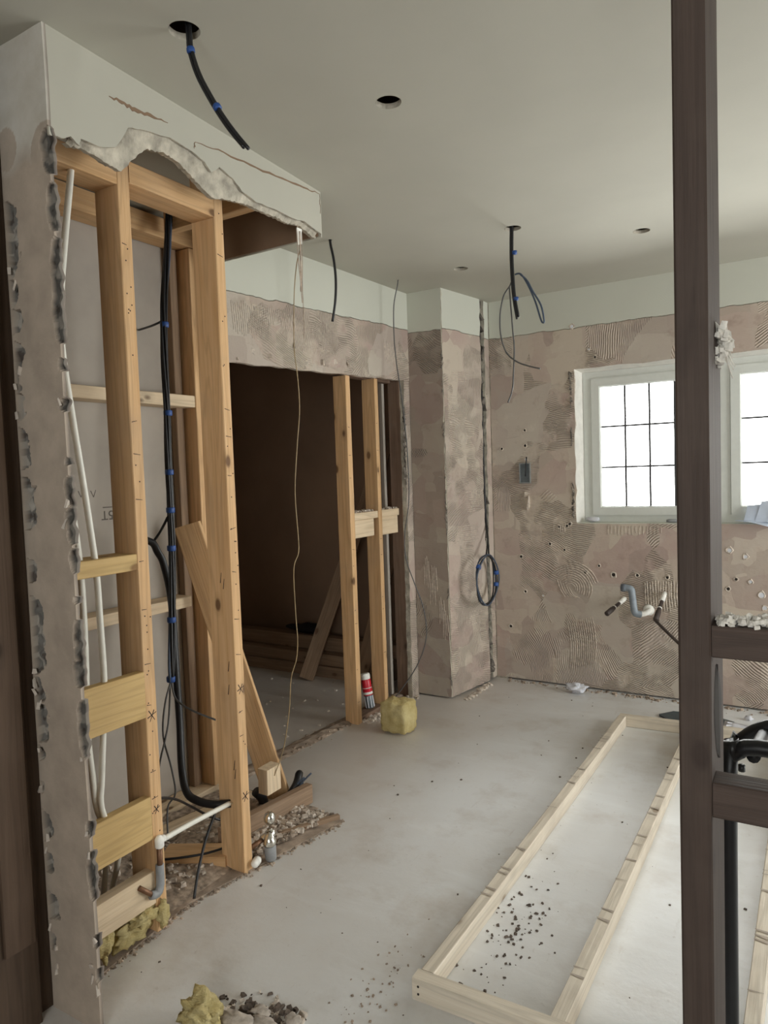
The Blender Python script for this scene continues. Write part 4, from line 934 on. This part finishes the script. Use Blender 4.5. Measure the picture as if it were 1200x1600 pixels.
# pipe tails under the window
wp = thing('waste_pipe', (-.89, YB, .56), 'grey plastic waste pipe with elbow on the wall below the window', 'pipe')
b = MB(); b.tube([(-.94, 4.10, .655), (-.915, 4.10, .655), (-.892, 4.10, .648), (-.886, 4.10, .62), (-.876, 4.10, .535), (-.868, 4.105, .512), (-.845, 4.12, .505)], .0195, 14, 5); b.build('pipe_body', M['pipe_grey'], wp, True)
b = MB(); b.lathe((-.946, 4.099, .655), (1, 0, 0), [(0, .018), (.002, .0225), (.022, .0225), (.026, .02)], 16); b.build('collar', m_plain('dark_grey_plastic', (.13, .15, .18), .5), wp, True)
b = MB(); b.tube([(-.85, 4.118, .505), (-.825, 4.16, .507), (-.815, 4.245, .51)], .0165, 14, 4); b.lathe((-.825, 4.236, .51), (0, -1, 0), [(0, .033), (.006, .028), (.01, .02)], 14); b.build('wall_stub', M['ptfe'], wp, True)
for lab, a, c in (('dark capped pipe tail pointing left, left of the grey waste pipe', (-1.02, 4.06, .505), (-.955, 4.235, .570)), ('dark capped pipe tail pointing down, right of the grey waste pipe', (-.752, 4.05, .495), (-.735, 4.235, .615))):
    t_ = thing('pipe_tail', c, lab, 'pipe'); a, c = V(a), V(c); d = (c-a).normalized(); Ln = (c-a).length
    b = MB(); b.lathe(a, d, [(0, .012), (.003, .015), (Ln*.30, .015), (Ln*.32, .012), (Ln*.40, .012), (Ln*.42, .010), (Ln, .010)], 12); b.build('pipe_body', M['dark_pipe'], t_, True)
    b = MB(); b.lathe(a+d*Ln*.68, d, [(0, .011), (.003, .0135), (Ln*.28, .0135), (Ln*.32, .011)], 12); b.build('white_sleeve', M['ptfe'], t_, True)
    b = MB(); b.lathe(a+d*Ln*.41, d, [(0, .0125), (.006, .0125)], 12); b.build('white_ring', M['ptfe'], t_, True)
ct = thing('copper_tail', (-.77, 4.2, .45), 'thin dark copper pipe sticking out from the wall towards the near stud', 'pipe')
b = MB(); b.tube([(-.779, 4.21, .452), (-.66, 4.12, .372), (-.50, 4.02, .270)], .0085, 10, 3); b.build('pipe_body', M['dark_pipe'], ct, True)
b = MB(); b.lathe((-.79, 4.236, .462), (.6, -.5, -.35), [(0, .010), (.004, .015), (.02, .015), (.024, .010)], 10); b.build('end_cap', M['dark_pipe'], ct, True)

# ------------------------------------------------------------------ small things
def sheet(name, pts, th, mat, parent=None):
    """thin bent sheet from a grid of rows of points"""
    b = MB(); R, K = len(pts), len(pts[0]); vs = [V(p) for r in pts for p in r]; n = V((0, 0, th))
    vs2 = [v-n for v in vs]; fs = []
    for i in range(R-1):
        for j in range(K-1):
            q = (i*K+j, i*K+j+1, (i+1)*K+j+1, (i+1)*K+j); fs.append(q); fs.append(tuple(R*K+x for x in q[::-1]))
    edge = [i for i in range(K)] + [(i+1)*K-1 for i in range(1, R)] + [R*K-1-i for i in range(1, K)] + [i*K for i in range(R-2, 0, -1)]
    for a, c in zip(edge, edge[1:]+edge[:1]): fs.append((a, c, R*K+c, R*K+a))
    b.add(vs+vs2, fs); return b.build(name, mat, parent, True)
can = thing('spray_can', (-2.155, 3.33, .03), 'red and white can with a dark silver lower part standing on the sole plate', 'can')
ax = V((-.16, .0, 1)).normalized(); cb0 = V((-2.150, 3.300, .032))
b = MB(); b.lathe(cb0, ax, [(0, .022), (.003, .0245), (.07, .0245), (.074, .022)], 16); b.build('lower_part', M['galv'], can, True)
b = MB()
for k in range(9):
    a = ax.orthogonal().normalized(); c = ax.cross(a); q = a*math.cos(k*.7)+c*math.sin(k*.7)
    b.tube([cb0+q*.0245+ax*.004, cb0+q*.0245+ax*.068], .0026, 5, 1)
b.build('stripe', M['rag'], can)
b = MB(); b.lathe(cb0+ax*.072, ax, [(0, .026), (.004, .0275), (.086, .0275), (.09, .026)], 18); b.build('body', M['red'], can, True)
b = MB(); b.lathe(cb0+ax*.078, ax, [(0, .028), (.014, .028)], 18); b.lathe(cb0+ax*.112, ax, [(0, .0279), (.004, .0279)], 18); b.build('white_band', M['ptfe'], can, True)
b = MB(); b.lathe(cb0+ax*.162, ax, [(0, .026), (.002, .0275), (.028, .0275), (.032, .024)], 18); b.build('cap', M['ptfe'], can, True)
tag(lump('cloth_rag', (-1.225, 4.130, 0), .055, .035, .026, M['rag'], 31, .7, 4, freq=2.2), 'crumpled white cloth on the floor against the window wall', 'cloth')
b = MB(); b.add([(-.72, 3.93, .012), (-.66, 3.86, .012), (-.40, 3.90, .012), (-.36, 3.97, .012), (-.48, 4.03, .012), (-.66, 4.01, .012)], [(0,1,2,3,4,5)])
b.add([(-.72, 3.93, .002), (-.66, 3.86, .002), (-.40, 3.90, .002), (-.36, 3.97, .002), (-.48, 4.03, .002), (-.66, 4.01, .002)], [(5,4,3,2,1,0)])
for i in range(6): b.f.append([i, 6+i, 6+(i+1) % 6, (i+1) % 6]); b.mi.append(0)
tag(b.build('slate_sheet', M['sheet']), 'dark slate coloured sheet lying flat behind the timber frame', 'sheet')
tag(sheet('paper_sheet', [[(-.40+.05*i, 3.80+.045*j+.01*i, .012+.010*math.sin(i*1.1+j*.6)+.003) for i in range(6)] for j in range(4)], .0015, M['rag']), 'crumpled white paper sheet beside the dark slate sheet', 'paper')
tag(lump('plaster_flake', (-.30, 4.06, 0), .02, .014, .012, M['rag'], 41, .5, 2), 'small white plaster flake near the window wall by the near stud', 'flake')
# papers leaning on the sill
for k, lab in enumerate(('pale blue paper leaning in the window, leftmost of the fan', 'pale blue paper leaning in the window, second of the fan', 'pale blue paper leaning in the window, tallest of the fan', 'pale blue paper leaning in the window, rightmost of the fan')):
    x = -.335+.055*k; h = .095+.022*k-(0 if k < 3 else .015); tl = .012*k
    b = MB(); q = [(x, 4.268-.006*k, 1.02), (x+.085, 4.262-.006*k, 1.02), (x+.10+tl, 4.296-.006*k, 1.02+h), (x+.018+tl, 4.300-.006*k, 1.012+h)]
    n = V((0, -.003, 0)); b.add([V(p) for p in q]+[V(p)+n for p in q], [(0,1,2,3), (7,6,5,4), (0,4,5,1), (1,5,6,2), (2,6,7,3), (3,7,4,0)])
    tag(b.build('paper_fold', M['paper_blue']), lab, 'paper', 'papers leaning in the window')
tag(sheet('paper_sheet', [[(-.37+.05*i, 4.19+.03*j, 1.020-.022*(i/8)+.014*math.sin(i*.9+1)*(1-j/4)+.002*j) for i in range(9)] for j in range(4)], .002, M['paper_blue']), 'curled pale blue sheet lying on the sill under the leaning papers', 'paper')
tag(lump('sill_cloth', (-1.145, 4.285, 1.012), .045, .022, .014, M['rag'], 51, .4, 3), 'small white crumpled cloth on the sill at the window corner', 'cloth')
tag(lump('window_clip', (-.70, 4.285, 1.012), .03, .012, .010, M['grey_plastic'], 53, .15, 2, boxy=.8), 'small grey plastic packer on the sill beside the near stud', 'packer')
# black tubular stool beyond the partition
st = thing('tubular_stool', (.08, 1.62, 0), 'black tubular steel stool frame standing behind the near dark stud', 'stool')
for y, zt, x0, x1 in ((1.45, .818, -.142, .32), (1.76, .765, -.145, .32)):
    b = MB(); R = .05
    pts = [(x0, y, .0), (x0, y, zt-R*1.2), (x0+.012, y, zt-.02), (x0+R, y, zt)] if y < 1.6 else [(x0-.03, y, 0), (x0-.025, y, zt-.11), (x0-.005, y, zt-.055), (x0+.04, y, zt-.015), (x0+.10, y, zt)]
    pts2 = [(x1+x0-p[0], p[1], p[2]) for p in pts[::-1]]
    b.tube(pts+[((x0+x1)/2, y, zt-.004)]+pts2, .0155, 12, 4); b.build('leg_hoop', M['tube'], st, True)
for x in (-.10, .28):
    b = MB(); b.tube([(x, 1.45, .80), (x, 1.60, .775), (x, 1.76, .74)], .012, 10, 2); b.build('tie_bar', M['tube'], st, True)
b = MB(); b.lathe((-.118, 1.43, .789), (0, 0, -1), [(0, .006), (.012, .006)], 8); b.build('rubber_stop', M['tube'], st, True)

# ------------------------------------------------------------------ dust, rubble, debris
def scatter(name, n, area, sz, mat, label, seed, zf=None, cat='rubble', zbase=0.0):
    rr = random.Random(seed); b = MB()
    for _ in range(n):
        x, y = area(rr); s = sz*rr.uniform(.35, 1.0)**1.6*1.5
        z = zbase+(zf(x, y) if zf else 0)
        b.chip((x, y, z+s*.25), s, s*rr.uniform(.5, 1), s*rr.uniform(.3, .7), 0, rr)
    return tag(b.build(name, mat), label, cat, None, 'stuff')
def xedge(y): # front edge of the old sole strip
    return -1.695-.03*(y-1.17)/.36 if y < 1.53 else -1.725+.13*(y-1.53)/.66
o = panel('dusty_strip', [(-1.74, 1.15)] + [(xedge(y)+.02, y) for y in (1.15, 1.3, 1.45, 1.53, 1.6, 1.75, 1.9, 2.05, 2.19)] + [(-1.68, 2.21), (-1.80, 2.10), (-1.83, 1.8), (-1.79, 1.5), (-1.76, 1.3)], [], lambda u, v: (u, v, .006), (0, 0, -.006), [M['dust']], floor)
# lumpy rubble bed in the niche
b = MB(); nx, ny = 26, 44; vs = []; fs = []
for j in range(ny+1):
    for i in range(nx+1):
        x = -2.19+(.47)*i/nx; y = 1.25+.98*j/ny
        e = min(1, (nx-i)/5, j/4+.2, (ny-j)/5+.1); h = .006+e*(.018+.016*noise.noise(V((x*12, y*12, 0)))+.010*noise.noise(V((x*40, y*40, 3))))
        vs.append((x, y, max(.001, h)))
for j in range(ny):
    for i in range(nx): fs.append((j*(nx+1)+i, j*(nx+1)+i+1, (j+1)*(nx+1)+i+1, (j+1)*(nx+1)+i))
b.add(vs, fs); tag(b.build('rubble_bed', M['rubble'], None, True), 'dusty bed of rubble covering the niche floor behind the front studs', 'rubble', None, 'stuff')
scatter('rubble', 420, lambda r: (r.uniform(-2.17, -1.76), r.uniform(1.45, 2.2)), .011, M['plaster_chip'], 'pale plaster crumbs scattered over the niche floor', 21, zbase=.022)
scatter('rubble', 520, lambda r: (lambda y: (r.uniform(-1.80, xedge(y)-.03), y))(r.uniform(1.78, 2.20)), .010, M['rubble'], 'brown crumbs heaped around the valve and the short rough timber', 22, zf=lambda x, y: .012)
scatter('rubble', 150, lambda r: (lambda y: (r.uniform(-1.80, xedge(y)-.03), y))(r.uniform(1.78, 2.18)), .012, M['plaster_chip'], 'pale plaster bits around the chrome valve', 27, zf=lambda x, y: .014)
scatter('rubble', 420, lambda r: (lambda y: (xedge(y)+.022+r.gauss(0, .010), y))(r.uniform(1.17, 2.2)), .006, M['rubble'], 'line of grit along the front edge of the old sole strip', 23)
scatter('rubble', 240, lambda r: (lambda y: (-2.21+.03*(y-2.6)+r.gauss(0, .022), y))(r.uniform(2.35, 3.1)), .010, M['dust'], 'ridge of mortar crumbs across the doorway floor', 24)
scatter('rubble', 160, lambda r: (lambda y: (-2.085+r.gauss(0, .02), y))(r.uniform(3.15, 3.68)), .012, M['plaster_chip'], 'plaster crumbs at the feet of the slim studs and pier', 25)
scatter('rubble', 90, lambda r: (-1.80+r.uniform(-.0, .03)+.066*(r.random()-1)*0+.03, r.uniform(3.74, 4.10)), .012, M['plaster_chip'], 'plaster crumbs along the foot of the pier', 26)
scatter('rubble', 260, lambda r: (r.uniform(-1.7, .6), 4.225-abs(r.gauss(0, .03))), .010, M['rubble'], 'crumbs along the foot of the window wall', 28)
scatter('crumbs', 120, lambda r: (-.76+r.gauss(0, .05), 1.88+r.gauss(0, .16)), .0052, M['soil'], 'dark crumbs spilt inside the timber frame', 29)
scatter('crumbs', 75, lambda r: (r.uniform(-1.6, -.1), r.uniform(1.15, 4.0)), .0042, M['soil'], 'stray dark specks over the concrete floor', 30)
scatter('crumbs', 70, lambda r: (r.uniform(-3.6, -2.25), r.uniform(2.4, 3.7)), .009, M['plaster_chip'], 'stray pale crumbs on the dark room floor', 31)
scatter('crumbs', 70, lambda r: (-.99+r.gauss(0, .04), 1.50+r.gauss(0, .11)), .0036, M['dust'], 'pale crumbs outside the near corner of the timber frame', 32)
# mortar bed left across the doorway
b = MB(); n = 40; vs = []; fs = []
for i in range(n+1):
    y = 2.26+(3.70-2.26)*i/n; xc = -2.235+.045*(y-2.26)
    for j, (dx, h) in enumerate(((-.055, 0), (-.035, .010), (0, .013), (.03, .009), (.045, 0))):
        vs.append((xc+dx+random.uniform(-.006, .006), y, h*random.uniform(.4, 1.2)+.0005))
for i in range(n):
    for j in range(4): fs.append((i*5+j, i*5+j+1, (i+1)*5+j+1, (i+1)*5+j))
b.add(vs, fs); o = b.build('mortar_bed', M['dust'], floor); o['kind'] = 'stuff'
# broken plaster lying at the bottom edge
for k, (x, y, sx, sy, sz, lab) in enumerate(((-1.22, 1.215, .05, .03, .014, 'flat broken plaster slab at the bottom edge, beside the yellow scrap'), (-1.155, 1.245, .035, .022, .012, 'broken plaster lump at the bottom edge, next to the flat slab'), (-1.19, 1.275, .024, .016, .012, 'small plaster lump behind the flat broken slab'), (-1.10, 1.29, .02, .015, .012, 'small plaster lump furthest from the yellow scrap'))):
    tag(lump('plaster_lump', (x, y, 0), sx, sy, sz*.8, M['dull_plaster'], 60+k, .5, 3, freq=2.5, boxy=.4), lab, 'plaster', 'broken plaster at the bottom edge')
scatter('rubble', 160, lambda r: (-1.19+r.gauss(0, .055), 1.25+r.gauss(0, .035)), .010, M['soil'], 'dark brick crumbs among the broken plaster at the bottom edge', 33)
scatter('rubble', 90, lambda r: (-1.19+r.gauss(0, .07), 1.25+r.gauss(0, .04)), .009, M['plaster_chip'], 'pale crumbs among the broken plaster at the bottom edge', 34)
